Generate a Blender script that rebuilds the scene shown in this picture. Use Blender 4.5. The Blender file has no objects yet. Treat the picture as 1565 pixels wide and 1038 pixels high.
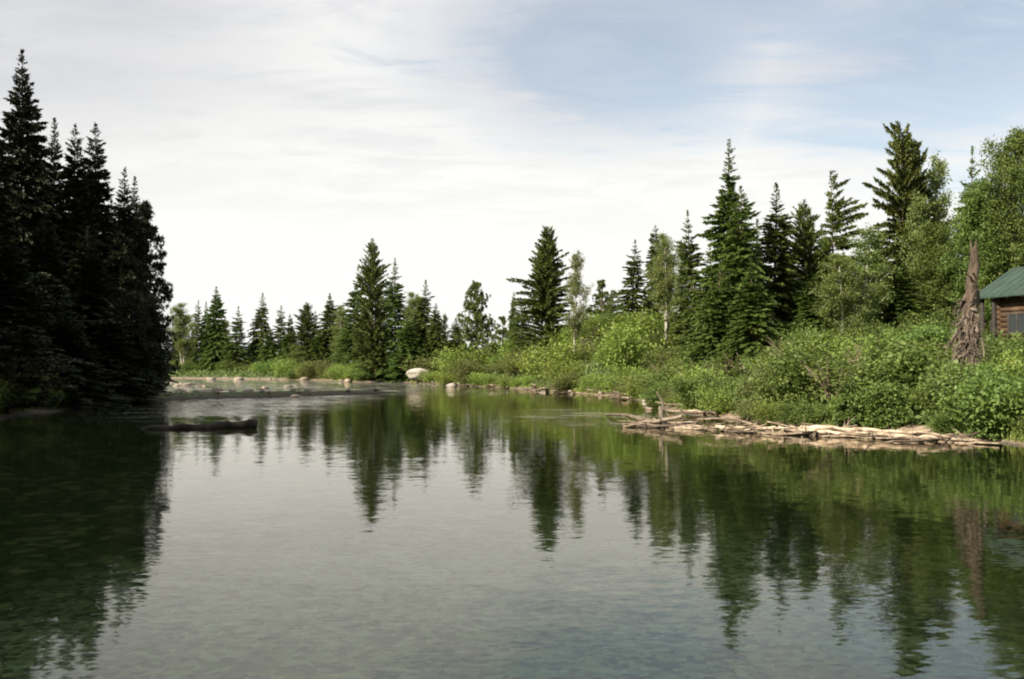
import bpy, bmesh, math, random
import numpy as np
from mathutils import Vector

S = bpy.context.scene
COL = S.collection
R = math.radians
rng = np.random.default_rng(7)
random.seed(7)

# ------------------------------------------------------------------ camera
F, CX, CY, HZ = 1391.0, 782.5, 519.0, 562.0
CAM_H = 2.5
PITCH = math.atan((HZ - CY) / F)
cam = bpy.data.cameras.new('camera')
cam.sensor_width = 36; cam.lens = 36 * F / 1565
cam.clip_end = 9000; cam.clip_start = 0.1
co = bpy.data.objects.new('camera', cam); COL.objects.link(co)
co.location = (0, 0, CAM_H); co.rotation_euler = (R(90) + PITCH, 0, 0)
S.camera = co
FW = np.array((0, math.cos(PITCH), math.sin(PITCH))); UPV = np.array((0, -math.sin(PITCH), math.cos(PITCH)))

def at(px, py, Y):
    """the place a sight line reaches at depth Y"""
    d = np.array((1, 0, 0)) * ((px - CX) / F) + UPV * ((CY - py) / F) + FW
    t = Y / d[1]
    return d[0] * t, Y, CAM_H + d[2] * t

def proj(x, y, z):
    v = np.array((x, y, z - CAM_H)); w = v @ FW
    return CX + F * v[0] / w, CY - F * (v @ UPV) / w

# ------------------------------------------------------------------ mesh helpers
class Bag:
    def __init__(s): s.v = []; s.q = []; s.m = []; s.n = 0
    def add(s, v, q, mi=0):
        v = np.asarray(v, float).reshape(-1, 3); q = np.asarray(q, np.int64).reshape(-1, 4)
        s.v.append(v); s.q.append(q + s.n); s.m.append(np.full(len(q), mi)); s.n += len(v)
    def cards(s, q, mi=0):
        q = np.asarray(q, float).reshape(-1, 4, 3)
        s.add(q.reshape(-1, 3), np.arange(len(q) * 4).reshape(-1, 4), mi)
    def tube(s, pts, rad, k=6, mi=0, cap=True):
        pts = np.asarray(pts, float); n = len(pts)
        tan = np.gradient(pts, axis=0); tan /= np.linalg.norm(tan, axis=1)[:, None] + 1e-9
        ref = np.array((0, 0, 1.0)) if abs(tan[:, 2]).mean() < .8 else np.array((1.0, 0, 0))
        a = np.cross(tan, ref); a /= np.linalg.norm(a, axis=1)[:, None] + 1e-9
        b = np.cross(tan, a)
        th = np.linspace(0, 2 * np.pi, k, endpoint=False)
        rad = np.asarray(rad, float)
        if rad.ndim == 1: rad = np.repeat(rad[:, None], k, 1)
        ring = pts[:, None] + rad[:, :, None] * (np.cos(th)[None, :, None] * a[:, None] + np.sin(th)[None, :, None] * b[:, None])
        i = np.arange(n - 1)[:, None] * k; j = np.arange(k)[None]; j2 = (j + 1) % k
        q = np.stack((i + j, i + j2, i + k + j2, i + k + j), -1).reshape(-1, 4)
        v = ring.reshape(-1, 3)
        if cap:
            c0 = len(v); v = np.vstack((v, pts[:1], pts[-1:]))
            jj = np.arange(0, k, 2)
            q0 = np.stack((np.full(len(jj), c0), (jj + 2) % k, (jj + 1) % k, jj), -1)
            o = (n - 1) * k
            q1 = np.stack((np.full(len(jj), c0 + 1), o + jj, o + (jj + 1) % k, o + (jj + 2) % k), -1)
            if k % 2 == 0: q = np.vstack((q, q0, q1))
        s.add(v, q, mi)
    def box(s, x0, x1, y0, y1, z0, z1, mi=0):
        v = [(x, y, z) for x in (x0, x1) for y in (y0, y1) for z in (z0, z1)]
        s.add(v, [(0, 1, 3, 2), (4, 6, 7, 5), (0, 4, 5, 1), (2, 3, 7, 6), (0, 2, 6, 4), (1, 5, 7, 3)], mi)
    def mesh(s, name, mats, smooth=False):
        v = np.vstack(s.v); q = np.vstack(s.q); mi = np.concatenate(s.m)
        me = bpy.data.meshes.new(name)
        me.vertices.add(len(v)); me.vertices.foreach_set('co', v.ravel())
        me.loops.add(q.size); me.loops.foreach_set('vertex_index', q.ravel().astype(np.int32))
        me.polygons.add(len(q)); me.polygons.foreach_set('loop_start', np.arange(0, q.size, 4, dtype=np.int32))
        me.polygons.foreach_set('loop_total', np.full(len(q), 4, np.int32))
        me.polygons.foreach_set('material_index', mi.astype(np.int32))
        me.polygons.foreach_set('use_smooth', np.full(len(q), smooth))
        for m in (mats if isinstance(mats, (list, tuple)) else [mats]): me.materials.append(m)
        me.update(calc_edges=True); me.validate()
        return me
    def build(s, name, mats, parent=None, smooth=False):
        o = bpy.data.objects.new(name, s.mesh(name, mats, smooth)); COL.objects.link(o)
        if parent: o.parent = parent
        return o

def tag(o, label=None, cat=None, group=None, kind=None):
    if label: o['label'] = label
    if cat: o['category'] = cat
    if group: o['group'] = group
    if kind: o['kind'] = kind
    return o
def empty(name, loc=(0, 0, 0), rz=0):
    o = bpy.data.objects.new(name, None); COL.objects.link(o)
    o.location = loc; o.rotation_euler = (0, 0, rz); o.empty_display_size = .3
    return o
def copy_tree(o, parent=None, kids=None):
    c = o.copy(); COL.objects.link(c); c.parent = parent
    for ch in list(o.children): copy_tree(ch, c)
    return c

# ------------------------------------------------------------------ materials
def newmat(name):
    m = bpy.data.materials.new(name); m.use_nodes = True
    nt = m.node_tree; nt.nodes.clear()
    return m, nt, nt.nodes.new('ShaderNodeOutputMaterial')
def nd(nt, t, **kw):
    n = nt.nodes.new('ShaderNode' + t)
    for k, v in kw.items():
        if k.startswith('i_'): n.inputs[k[2:].replace('_', ' ')].default_value = v
        else: setattr(n, k, v)
    return n
def L(nt, a, b): nt.links.new(a, b)
def math_(nt, op, a, b=None, c=None, clamp=False):
    n = nt.nodes.new('ShaderNodeMath'); n.operation = op; n.use_clamp = clamp
    for i, x in enumerate((a, b, c)):
        if x is None: continue
        if isinstance(x, (int, float)): n.inputs[i].default_value = x
        else: nt.links.new(x, n.inputs[i])
    return n.outputs[0]
def mixc(nt, f, a, b, mode='MIX'):
    n = nt.nodes.new('ShaderNodeMix'); n.data_type = 'RGBA'; n.blend_type = mode
    for i, x in ((0, f), (6, a), (7, b)):
        if isinstance(x, (int, float)): n.inputs[i].default_value = x
        elif isinstance(x, tuple): n.inputs[i].default_value = (*x, 1)
        else: nt.links.new(x, n.inputs[i])
    return n.outputs[2]
def smooth(nt, x, lo, hi):
    n = nt.nodes.new('ShaderNodeMapRange'); n.interpolation_type = 'SMOOTHSTEP'
    nt.links.new(x, n.inputs[0]); n.inputs[1].default_value = lo; n.inputs[2].default_value = hi
    return n.outputs[0]
def noise(nt, vec, scale, detail=4, rough=.55, dist=0.0):
    n = nd(nt, 'TexNoise'); n.inputs['Scale'].default_value = scale; n.inputs['Detail'].default_value = detail
    n.inputs['Roughness'].default_value = rough; n.inputs['Distortion'].default_value = dist
    if vec is not None: nt.links.new(vec, n.inputs['Vector'])
    return n.outputs['Fac']

def leaf_mat(name, a, b, c, transl=.3, scale=.9, rough=.55):
    """three leaf greens, varied by clump and from plant to plant"""
    m, nt, out = newmat(name)
    tc = nd(nt, 'TexCoord'); oi = nd(nt, 'ObjectInfo')
    f1 = smooth(nt, noise(nt, tc.outputs['Object'], scale, 3), .35, .65)
    f2 = smooth(nt, noise(nt, tc.outputs['Object'], scale * 9, 2), .45, .72)
    c1 = mixc(nt, f1, a, b)
    c1 = mixc(nt, math_(nt, 'MULTIPLY', f2, .7), c1, c)
    hs = nd(nt, 'HueSaturation'); L(nt, c1, hs.inputs['Color'])
    L(nt, math_(nt, 'MULTIPLY_ADD', oi.outputs['Random'], .035, .468), hs.inputs['Hue'])
    L(nt, math_(nt, 'MULTIPLY_ADD', oi.outputs['Random'], .35, .83), hs.inputs['Value'])
    p = nd(nt, 'BsdfPrincipled'); L(nt, hs.outputs[0], p.inputs['Base Color'])
    p.inputs['Roughness'].default_value = rough; p.inputs['Specular IOR Level'].default_value = .3
    t = nd(nt, 'BsdfTranslucent')
    L(nt, mixc(nt, 1.0, hs.outputs[0], (1.0, 1.05, .5), 'MULTIPLY'), t.inputs['Color'])
    mx = nd(nt, 'MixShader'); mx.inputs[0].default_value = transl
    L(nt, p.outputs[0], mx.inputs[1]); L(nt, t.outputs[0], mx.inputs[2]); L(nt, mx.outputs[0], out.inputs[0])
    return m
def wood_mat(name, a, b, c, scale=(3, 3, .6), rough=.85, bump=.02):
    m, nt, out = newmat(name)
    tc = nd(nt, 'TexCoord'); mp = nd(nt, 'Mapping'); mp.inputs['Scale'].default_value = scale
    L(nt, tc.outputs['Object'], mp.inputs[0])
    n1 = noise(nt, mp.outputs[0], 4, 5, .6); n2 = noise(nt, tc.outputs['Object'], 1.7, 3)
    oi = nd(nt, 'ObjectInfo')
    col = mixc(nt, smooth(nt, n1, .35, .68), a, b)
    col = mixc(nt, math_(nt, 'MULTIPLY', smooth(nt, n2, .5, .75), .8), col, c)
    hs = nd(nt, 'HueSaturation'); L(nt, col, hs.inputs['Color'])
    L(nt, math_(nt, 'MULTIPLY_ADD', oi.outputs['Random'], .8, .42), hs.inputs['Value'])
    p = nd(nt, 'BsdfPrincipled'); L(nt, hs.outputs[0], p.inputs['Base Color']); p.inputs['Roughness'].default_value = rough
    p.inputs['Specular IOR Level'].default_value = .25
    bp = nd(nt, 'Bump'); bp.inputs['Distance'].default_value = bump; bp.inputs['Strength'].default_value = .8
    L(nt, n1, bp.inputs['Height']); L(nt, bp.outputs[0], p.inputs['Normal'])
    L(nt, p.outputs[0], out.inputs[0])
    return m

M = {}
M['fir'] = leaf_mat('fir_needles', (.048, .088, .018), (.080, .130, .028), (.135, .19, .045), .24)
M['firshade'] = leaf_mat('shaded_fir_needles', (.008, .014, .005), (.013, .021, .006), (.022, .030, .009), .08)  # needles darkened: the left wood's shade is put into the colour
M['pine'] = leaf_mat('pine_needles', (.050, .080, .018), (.076, .112, .024), (.115, .150, .036), .2)
M['birch'] = leaf_mat('birch_leaves', (.105, .150, .045), (.14, .19, .06), (.19, .235, .09), .38)
M['broad'] = leaf_mat('poplar_leaves', (.062, .105, .024), (.085, .135, .030), (.125, .175, .045), .32)
M['willow'] = leaf_mat('willow_leaves', (.135, .215, .045), (.185, .28, .06), (.25, .335, .10), .38)
M['alder'] = leaf_mat('alder_leaves', (.072, .128, .030), (.110, .175, .042), (.165, .23, .07), .38)
M['brush'] = leaf_mat('brush_leaves', (.085, .115, .034), (.13, .16, .05), (.20, .20, .085), .35)
M['grass'] = leaf_mat('grass_blades', (.120, .190, .040), (.165, .230, .055), (.20, .24, .09), .35, 1.2)
M['under'] = leaf_mat('undergrowth_leaves', (.065, .105, .030), (.095, .140, .040), (.130, .180, .060), .3, .4)
M['dead'] = wood_mat('dead_twigs', (.13, .065, .03), (.20, .10, .045), (.26, .15, .08))
M['bark'] = wood_mat('conifer_bark', (.060, .042, .030), (.10, .075, .055), (.15, .12, .095))
M['stem'] = wood_mat('shrub_stems', (.075, .055, .038), (.12, .09, .065), (.17, .14, .11))
M['birchbark'] = wood_mat('birch_bark', (.10, .09, .08), (.50, .48, .43), (.58, .55, .50), (1, 1, 2.6))
M['drift'] = wood_mat('driftwood', (.15, .11, .08), (.33, .265, .20), (.44, .375, .30), (1, 1, 1))
M['driftdark'] = wood_mat('soaked_shaded_wood', (.012, .010, .008), (.024, .020, .015), (.038, .03, .022), (1, 1, 1))  # soaked wood, darkened further to carry the trees' shade
M['rootwood'] = wood_mat('root_wood', (.06, .045, .036), (.12, .09, .07), (.20, .155, .115), (2, 2, .5))
M['snagwood'] = wood_mat('bare_snag_wood', (.08, .06, .045), (.175, .13, .095), (.25, .21, .17), (2, 2, .4))
M['snagroot'] = wood_mat('snag_roots', (.05, .040, .032), (.11, .088, .07), (.19, .155, .125), (2, 2, .5))
M['bleached'] = wood_mat('bleached_wood', (.20, .165, .13), (.36, .31, .26), (.45, .40, .34), (1, 1, 1))
M['logwall'] = wood_mat('cabin_logs', (.055, .033, .02), (.105, .065, .04), (.15, .10, .065), (.6, 3, 3))
M['darkwood'] = wood_mat('dark_timber', (.030, .026, .026), (.05, .044, .042), (.07, .06, .055))

def rock_mat(name, a, b, c, sc=2.2):
    m, nt, out = newmat(name); tc = nd(nt, 'TexCoord')
    n1 = noise(nt, tc.outputs['Object'], sc, 8, .65); n2 = noise(nt, tc.outputs['Object'], sc * .5, 4, .6)
    col = mixc(nt, smooth(nt, n1, .38, .64), a, b); col = mixc(nt, smooth(nt, n2, .54, .66), col, c)
    p = nd(nt, 'BsdfPrincipled'); L(nt, col, p.inputs['Base Color']); p.inputs['Roughness'].default_value = .8
    bp = nd(nt, 'Bump'); bp.inputs['Distance'].default_value = .06; L(nt, n1, bp.inputs['Height']); L(nt, bp.outputs[0], p.inputs['Normal'])
    L(nt, p.outputs[0], out.inputs[0]); return m
M['boulder'] = rock_mat('pale_granite', (.25, .225, .205), (.38, .35, .325), (.17, .135, .11), 1.3)
M['stone'] = rock_mat('river_stone', (.13, .11, .09), (.24, .20, .165), (.30, .22, .17))

def ground_mat():
    m, nt, out = newmat('river_ground')
    g = nd(nt, 'NewGeometry'); sp = nd(nt, 'SeparateXYZ'); L(nt, g.outputs['Position'], sp.inputs[0])
    P = g.outputs['Position']; z = sp.outputs[2]
    v = nd(nt, 'TexVoronoi'); v.inputs['Scale'].default_value = 8.5; L(nt, P, v.inputs['Vector'])
    v2 = nd(nt, 'TexVoronoi'); v2.inputs['Scale'].default_value = 3.1; L(nt, P, v2.inputs['Vector'])
    sv = nd(nt, 'SeparateColor'); L(nt, v.outputs['Color'], sv.inputs[0])
    sv2 = nd(nt, 'SeparateColor'); L(nt, v2.outputs['Color'], sv2.inputs[0])
    big = smooth(nt, noise(nt, P, .35, 4), .35, .65)
    peb = mixc(nt, sv.outputs[0], (.020, .032, .011), (.11, .13, .052))
    peb = mixc(nt, smooth(nt, sv2.outputs[1], .6, .95), peb, (.22, .22, .12))
    peb = mixc(nt, math_(nt, 'MULTIPLY', big, .6), peb, (.026, .042, .012))
    gxx = math_(nt, 'DIVIDE', math_(nt, 'ADD', sp.outputs[0], 0), 7.5); gyy = math_(nt, 'DIVIDE', math_(nt, 'SUBTRACT', sp.outputs[1], 10), 13)
    shoal = math_(nt, 'ADD', math_(nt, 'ADD', math_(nt, 'MULTIPLY', gxx, gxx), math_(nt, 'MULTIPLY', gyy, gyy)), math_(nt, 'MULTIPLY_ADD', noise(nt, P, .4, 4), 1.2, -.6))
    pale = mixc(nt, sv.outputs[0], (.045, .07, .04), (.50, .53, .38))
    peb = mixc(nt, smooth(nt, shoal, 1.3, .2), peb, pale)
    shore = mixc(nt, sv.outputs[0], (.15, .11, .08), (.34, .27, .21))
    shore = mixc(nt, smooth(nt, noise(nt, P, 1.3, 4), .45, .65), shore, (.16, .10, .065))
    shore = mixc(nt, smooth(nt, math_(nt, 'MULTIPLY_ADD', noise(nt, P, 2.3, 3), .12, z), .16, .04), shore, (.035, .029, .023))
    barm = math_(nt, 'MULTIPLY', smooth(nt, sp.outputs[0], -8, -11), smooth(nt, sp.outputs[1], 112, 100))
    shore = mixc(nt, math_(nt, 'MULTIPLY', barm, .85), shore, (.022, .019, .015))  # dark stones; the tree shade over the bar is put into this colour too
    soil = mixc(nt, smooth(nt, noise(nt, P, .8, 5), .4, .62), (.055, .060, .022), (.05, .085, .022))
    f1 = smooth(nt, z, -.10, .04)
    zz = math_(nt, 'ADD', z, math_(nt, 'MULTIPLY_ADD', noise(nt, P, 1.1, 3), .7, -.35))
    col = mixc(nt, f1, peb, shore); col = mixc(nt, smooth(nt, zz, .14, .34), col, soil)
    p = nd(nt, 'BsdfPrincipled'); L(nt, col, p.inputs['Base Color']); p.inputs['Roughness'].default_value = .9
    bp = nd(nt, 'Bump'); bp.inputs['Distance'].default_value = .05
    L(nt, math_(nt, 'SUBTRACT', 1.0, v.outputs['Distance']), bp.inputs['Height']); L(nt, bp.outputs[0], p.inputs['Normal'])
    L(nt, p.outputs[0], out.inputs[0]); return m

def water_mat():
    m, nt, out = newmat('river_water')
    g = nd(nt, 'NewGeometry'); P = g.outputs['Position']
    sp = nd(nt, 'SeparateXYZ'); L(nt, P, sp.inputs[0]); x, y = sp.outputs[0], sp.outputs[1]
    mp = nd(nt, 'Mapping'); mp.inputs['Scale'].default_value = (.5, 1.5, 1); mp.inputs['Rotation'].default_value = (0, 0, R(-9)); L(nt, P, mp.inputs[0])
    n1 = noise(nt, mp.outputs[0], .9, 2, .5, .3)
    n2 = noise(nt, mp.outputs[0], 3.2, 3, .6, .4)
    n3 = noise(nt, mp.outputs[0], 11, 2, .5)
    # livelier water over the shallows: left riffle, right-hand current, and slow patches
    patch = smooth(nt, noise(nt, mp.outputs[0], .09, 3, .5), .42, .66)
    far = math_(nt, 'MULTIPLY', smooth(nt, y, 38, 54), smooth(nt, math_(nt, 'ADD', math_(nt, 'MULTIPLY', x, -1), math_(nt, 'MULTIPLY', y, .06)), 11, 20))
    mpr = nd(nt, 'Mapping'); mpr.inputs['Scale'].default_value = (.10, .42, 1); mpr.inputs['Rotation'].default_value = (0, 0, R(12)); L(nt, P, mpr.inputs[0])
    streak = smooth(nt, noise(nt, mpr.outputs[0], 1, 3, .55), .40, .62)
    dx = math_(nt, 'SUBTRACT', x, 3.5); dy = math_(nt, 'SUBTRACT', y, 46)
    rr = math_(nt, 'ADD', math_(nt, 'POWER', math_(nt, 'DIVIDE', dx, 4.0), 2), math_(nt, 'POWER', math_(nt, 'DIVIDE', dy, 9), 2))
    cur = smooth(nt, math_(nt, 'MULTIPLY', rr, -1), -1.6, 0)
    dx2 = math_(nt, 'SUBTRACT', x, -6); dy2 = math_(nt, 'SUBTRACT', y, 96)
    rr2 = math_(nt, 'ADD', math_(nt, 'POWER', math_(nt, 'DIVIDE', dx2, 8), 2), math_(nt, 'POWER', math_(nt, 'DIVIDE', dy2, 16), 2))
    cur2 = smooth(nt, math_(nt, 'MULTIPLY', rr2, -1), -1.6, 0)
    rif = math_(nt, 'MAXIMUM', far, math_(nt, 'MAXIMUM', math_(nt, 'MULTIPLY', cur, .8), math_(nt, 'MULTIPLY', cur2, .9)))
    rif = math_(nt, 'MULTIPLY', rif, math_(nt, 'MULTIPLY_ADD', streak, .6, math_(nt, 'MULTIPLY', far, .4)))
    amp = math_(nt, 'ADD', math_(nt, 'MULTIPLY_ADD', patch, .35, .65), math_(nt, 'MULTIPLY', rif, 9.0))
    def slope(vec, sc, amp, det, dist):
        n = nd(nt, 'TexNoise'); n.inputs['Scale'].default_value = sc; n.inputs['Detail'].default_value = det; n.inputs['Distortion'].default_value = dist
        L(nt, vec, n.inputs['Vector'])
        q = nd(nt, 'VectorMath', operation='SUBTRACT'); L(nt, n.outputs['Color'], q.inputs[0]); q.inputs[1].default_value = (.5, .5, .5)
        k = nd(nt, 'VectorMath', operation='SCALE'); L(nt, q.outputs[0], k.inputs[0]); k.inputs['Scale'].default_value = amp
        return k.outputs[0]
    def vadd(a_, b_):
        q = nd(nt, 'VectorMath', operation='ADD'); L(nt, a_, q.inputs[0]); L(nt, b_, q.inputs[1]); return q.outputs[0]
    sl_ = vadd(vadd(slope(mp.outputs[0], 1.0, .022, 2, .3), slope(mp.outputs[0], 3.6, .046, 2, .4)), slope(mp.outputs[0], 11, .062, 2, 0))
    sc_ = nd(nt, 'VectorMath', operation='SCALE'); L(nt, sl_, sc_.inputs[0]); L(nt, amp, sc_.inputs['Scale'])
    fl = nd(nt, 'VectorMath', operation='MULTIPLY'); L(nt, sc_.outputs[0], fl.inputs[0]); fl.inputs[1].default_value = (1, 1, 0)
    bp = nd(nt, 'VectorMath', operation='NORMALIZE'); L(nt, vadd(fl.outputs[0], g.outputs['Normal']), bp.inputs[0])
    gl = nd(nt, 'BsdfGlossy'); gl.inputs['Roughness'].default_value = .02; gl.inputs['Color'].default_value = (1, .965, .905, 1); L(nt, bp.outputs[0], gl.inputs['Normal'])
    tr = nd(nt, 'BsdfTransparent'); tr.inputs['Color'].default_value = (.62, .74, .58, 1)
    fr = nd(nt, 'Fresnel'); fr.inputs['IOR'].default_value = 1.55; L(nt, bp.outputs[0], fr.inputs['Normal'])
    mx = nd(nt, 'MixShader'); L(nt, fr.outputs[0], mx.inputs[0]); L(nt, tr.outputs[0], mx.inputs[1]); L(nt, gl.outputs[0], mx.inputs[2])
    # broken white water where the current runs over the stones
    mpf = nd(nt, 'Mapping'); mpf.inputs['Scale'].default_value = (.22, .8, 1); mpf.inputs['Rotation'].default_value = (0, 0, R(12)); L(nt, P, mpf.inputs[0])
    fo = smooth(nt, noise(nt, mpf.outputs[0], 1.0, 6, .75, .6), .51, .58)
    fo = math_(nt, 'MULTIPLY', fo, math_(nt, 'MAXIMUM', smooth(nt, x, -25, -16), smooth(nt, y, 84, 96)))
    fm = math_(nt, 'MULTIPLY', math_(nt, 'MULTIPLY', fo, rif), .5)
    df = nd(nt, 'BsdfDiffuse'); df.inputs['Color'].default_value = (.55, .54, .51, 1)
    m2 = nd(nt, 'MixShader'); L(nt, fm, m2.inputs[0]); L(nt, mx.outputs[0], m2.inputs[1]); L(nt, df.outputs[0], m2.inputs[2])
    L(nt, m2.outputs[0], out.inputs[0]); return m

# ------------------------------------------------------------------ terrain
RIGHT = [(20, -30), (19, 5), (17, 20), (16.3, 29), (16.0, 31), (15.1, 34), (13.9, 37.4), (12.1, 40.4), (10.2, 44.6), (9.2, 49),
         (9.7, 62), (9.3, 81), (4.4, 91.5), (-1.9, 116), (-9.9, 134), (-18.5, 156), (-21.5, 165), (-24.5, 157), (-29, 161), (-37, 178), (-55, 196), (-84, 218),
         (-180, 262), (-4000, 420), (-4000, 6000), (4000, 6000), (4000, -30)]
LEFT = [(-18, -30), (-19, 10), (-20.6, 29), (-25, 44.6), (-27, 55), (-29.5, 69.5), (-32, 81), (-35, 90), (-47, 112), (-72, 150),
        (-130, 205), (-4000, 380), (-4000, -30)]
def sdist(poly, x, y):
    x = np.asarray(x, float); y = np.asarray(y, float)
    p = np.array(poly, float); q = np.roll(p, -1, 0)
    d = np.full(x.shape, 1e12); ins = np.zeros(x.shape, bool)
    for (ax, ay), (bx, by) in zip(p, q):
        ex, ey = bx - ax, by - ay
        t = np.clip(((x - ax) * ex + (y - ay) * ey) / (ex * ex + ey * ey), 0, 1)
        d = np.minimum(d, (x - ax - t * ex) ** 2 + (y - ay - t * ey) ** 2)
        c = (ay > y) != (by > y)
        with np.errstate(divide='ignore', invalid='ignore'):
            ins ^= c & (x < (bx - ax) * (y - ay) / (by - ay if by != ay else 1e-9) + ax)
    d = np.sqrt(d)
    return np.where(ins, d, -d)
def sst(t): t = np.clip(t, 0, 1); return t * t * (3 - 2 * t)
def wob(x, y):
    return .35 * np.sin(x * .9 + 1.3 * np.sin(y * .31)) + .3 * np.sin(y * .73 + .9 * np.sin(x * .5)) + .18 * np.sin(x * 2.1 + y * 1.7)
def height(x, y):
    x = np.asarray(x, float); y = np.asarray(y, float)
    w = wob(x, y)
    dr = sdist(RIGHT, x, y) + w * .45; dl = sdist(LEFT, x, y) + w * .6
    far = sst((y - 120) / 40) * sst((-8 - x) / 16)
    top = 3.3 * (1 - far) + 1.2 * far
    hr = .18 * sst(dr / .7) + .35 * sst((dr - .6) / 2.0) + (top - .5) * sst((dr - 1) / 12) + .12 * w * sst(dr / 5)
    hr = hr + 4.0 * np.exp(-((x - 13) ** 2 + (y - 110) ** 2) / (2 * 13 ** 2)) * sst(dr / 8)
    hr = hr + 1.2 * sst((dr - 18) / 30) * (1 - far)
    hl = .15 * sst(dl / .6) + .3 * sst((dl - .4) / 2) + 1.1 * sst((dl - 1) / 14)
    dw = np.maximum(dr, dl)
    bed = -1.0 * sst((-dw) / 7.0) + .10 * w * sst(-dw / 3)
    shal = sst((y - 60) / 25) * sst((-14 - x) / 10)
    bed = bed * (1 - .55 * shal)
    # low stony bar running out from the left bank
    bx = -30 + np.clip((x + 30) / 17.5, 0, 1) * 17.5
    by = 69.5 + (bx + 30) * 1.05
    t = np.clip((x + 30) / 17.5, 0, 1)
    wd = 3.3 * (1 - t) + 1.0
    e = np.sqrt((x - bx) ** 2 + ((y - by)) ** 2) / wd
    bed = np.maximum(bed, -1.0 + 1.5 * np.exp(-e ** 2) * (1 - .06 * t) + .05 * w)
    return np.where(dr > 0, hr, np.where(dl > 0, hl, bed))
def axis(lo, hi, step, end_lo, end_hi, g=1.18):
    a = list(np.arange(lo, hi, step)); s = step
    while a[-1] < end_hi: s *= g; a.append(a[-1] + s)
    s = step
    while a[0] > end_lo: s *= g; a.insert(0, a[0] - s)
    return np.array(a)
gx = axis(-46, 46, .75, -3500, 3500); gy = axis(-14, 185, .8, -28, 5000)
XX, YY = np.meshgrid(gx, gy); ZZ = height(XX, YY)
b = Bag(); nx = len(gx)
i = np.arange(len(gy) - 1)[:, None] * nx; j = np.arange(nx - 1)[None]
b.add(np.stack((XX, YY, ZZ), -1), np.stack((i + j, i + j + 1, i + nx + j + 1, i + nx + j), -1))
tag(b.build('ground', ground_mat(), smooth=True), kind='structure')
b = Bag(); b.add([(-3000, -27, 0), (3000, -27, 0), (3000, 420, 0), (-3000, 420, 0)], [(0, 1, 2, 3)])
tag(b.build('water', water_mat()), kind='structure')
# far hills
b = Bag(); hx = np.linspace(-1800, 1800, 120)
hz = 26 + 10 * np.sin(hx * .0031 + 2) + 5 * np.sin(hx * .011) + 2 * np.sin(hx * .05)
rows = []
for f_, yy in ((0, 1150), (.7, 1300), (1, 1450), (.8, 1650), (0, 1900)): rows.append(np.stack((hx, np.full_like(hx, yy) + 30 * np.sin(hx * .02), hz * f_ + 1), -1))
V = np.stack(rows); i = np.arange(4)[:, None] * 120; j = np.arange(119)[None]
b.add(V, np.stack((i + j, i + j + 1, i + 120 + j + 1, i + 120 + j), -1))
mh = leaf_mat('hazy_far_forest', (.10, .13, .13), (.13, .16, .16), (.15, .18, .18), 0, .01)  # blue-grey forest colour with the distance haze put into it
tag(b.build('hills', mh, smooth=True), kind='structure')

# ------------------------------------------------------------------ plant generators
def unit(v): return v / (np.linalg.norm(v, axis=-1, keepdims=True) + 1e-9)
def kites(base, d, length, width, roll, fold=.45):
    """leaf or needle spray: a kite from base along d"""
    d = unit(d); n = len(base)
    ref = np.tile(np.array((0, 0, 1.0)), (n, 1))
    s = unit(np.cross(d, ref) + 1e-4); u = np.cross(s, d)
    w = s * np.cos(roll)[:, None] + u * np.sin(roll)[:, None]
    mid = base + d * (length * fold)[:, None]
    tip = base + d * length[:, None]
    return np.stack((base, mid + w * width[:, None] / 2, tip, mid - w * width[:, None] / 2), 1)

def trunk_pts(H, lean, r, n=14):
    z = np.linspace(0, H, n); t = z / H
    ph = r.uniform(0, 6.28, 2)
    return np.stack((lean * (np.sin(t * 3 + ph[0]) - np.sin(ph[0])), lean * (np.sin(t * 2.6 + ph[1]) - np.sin(ph[1])), z), -1)

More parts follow.
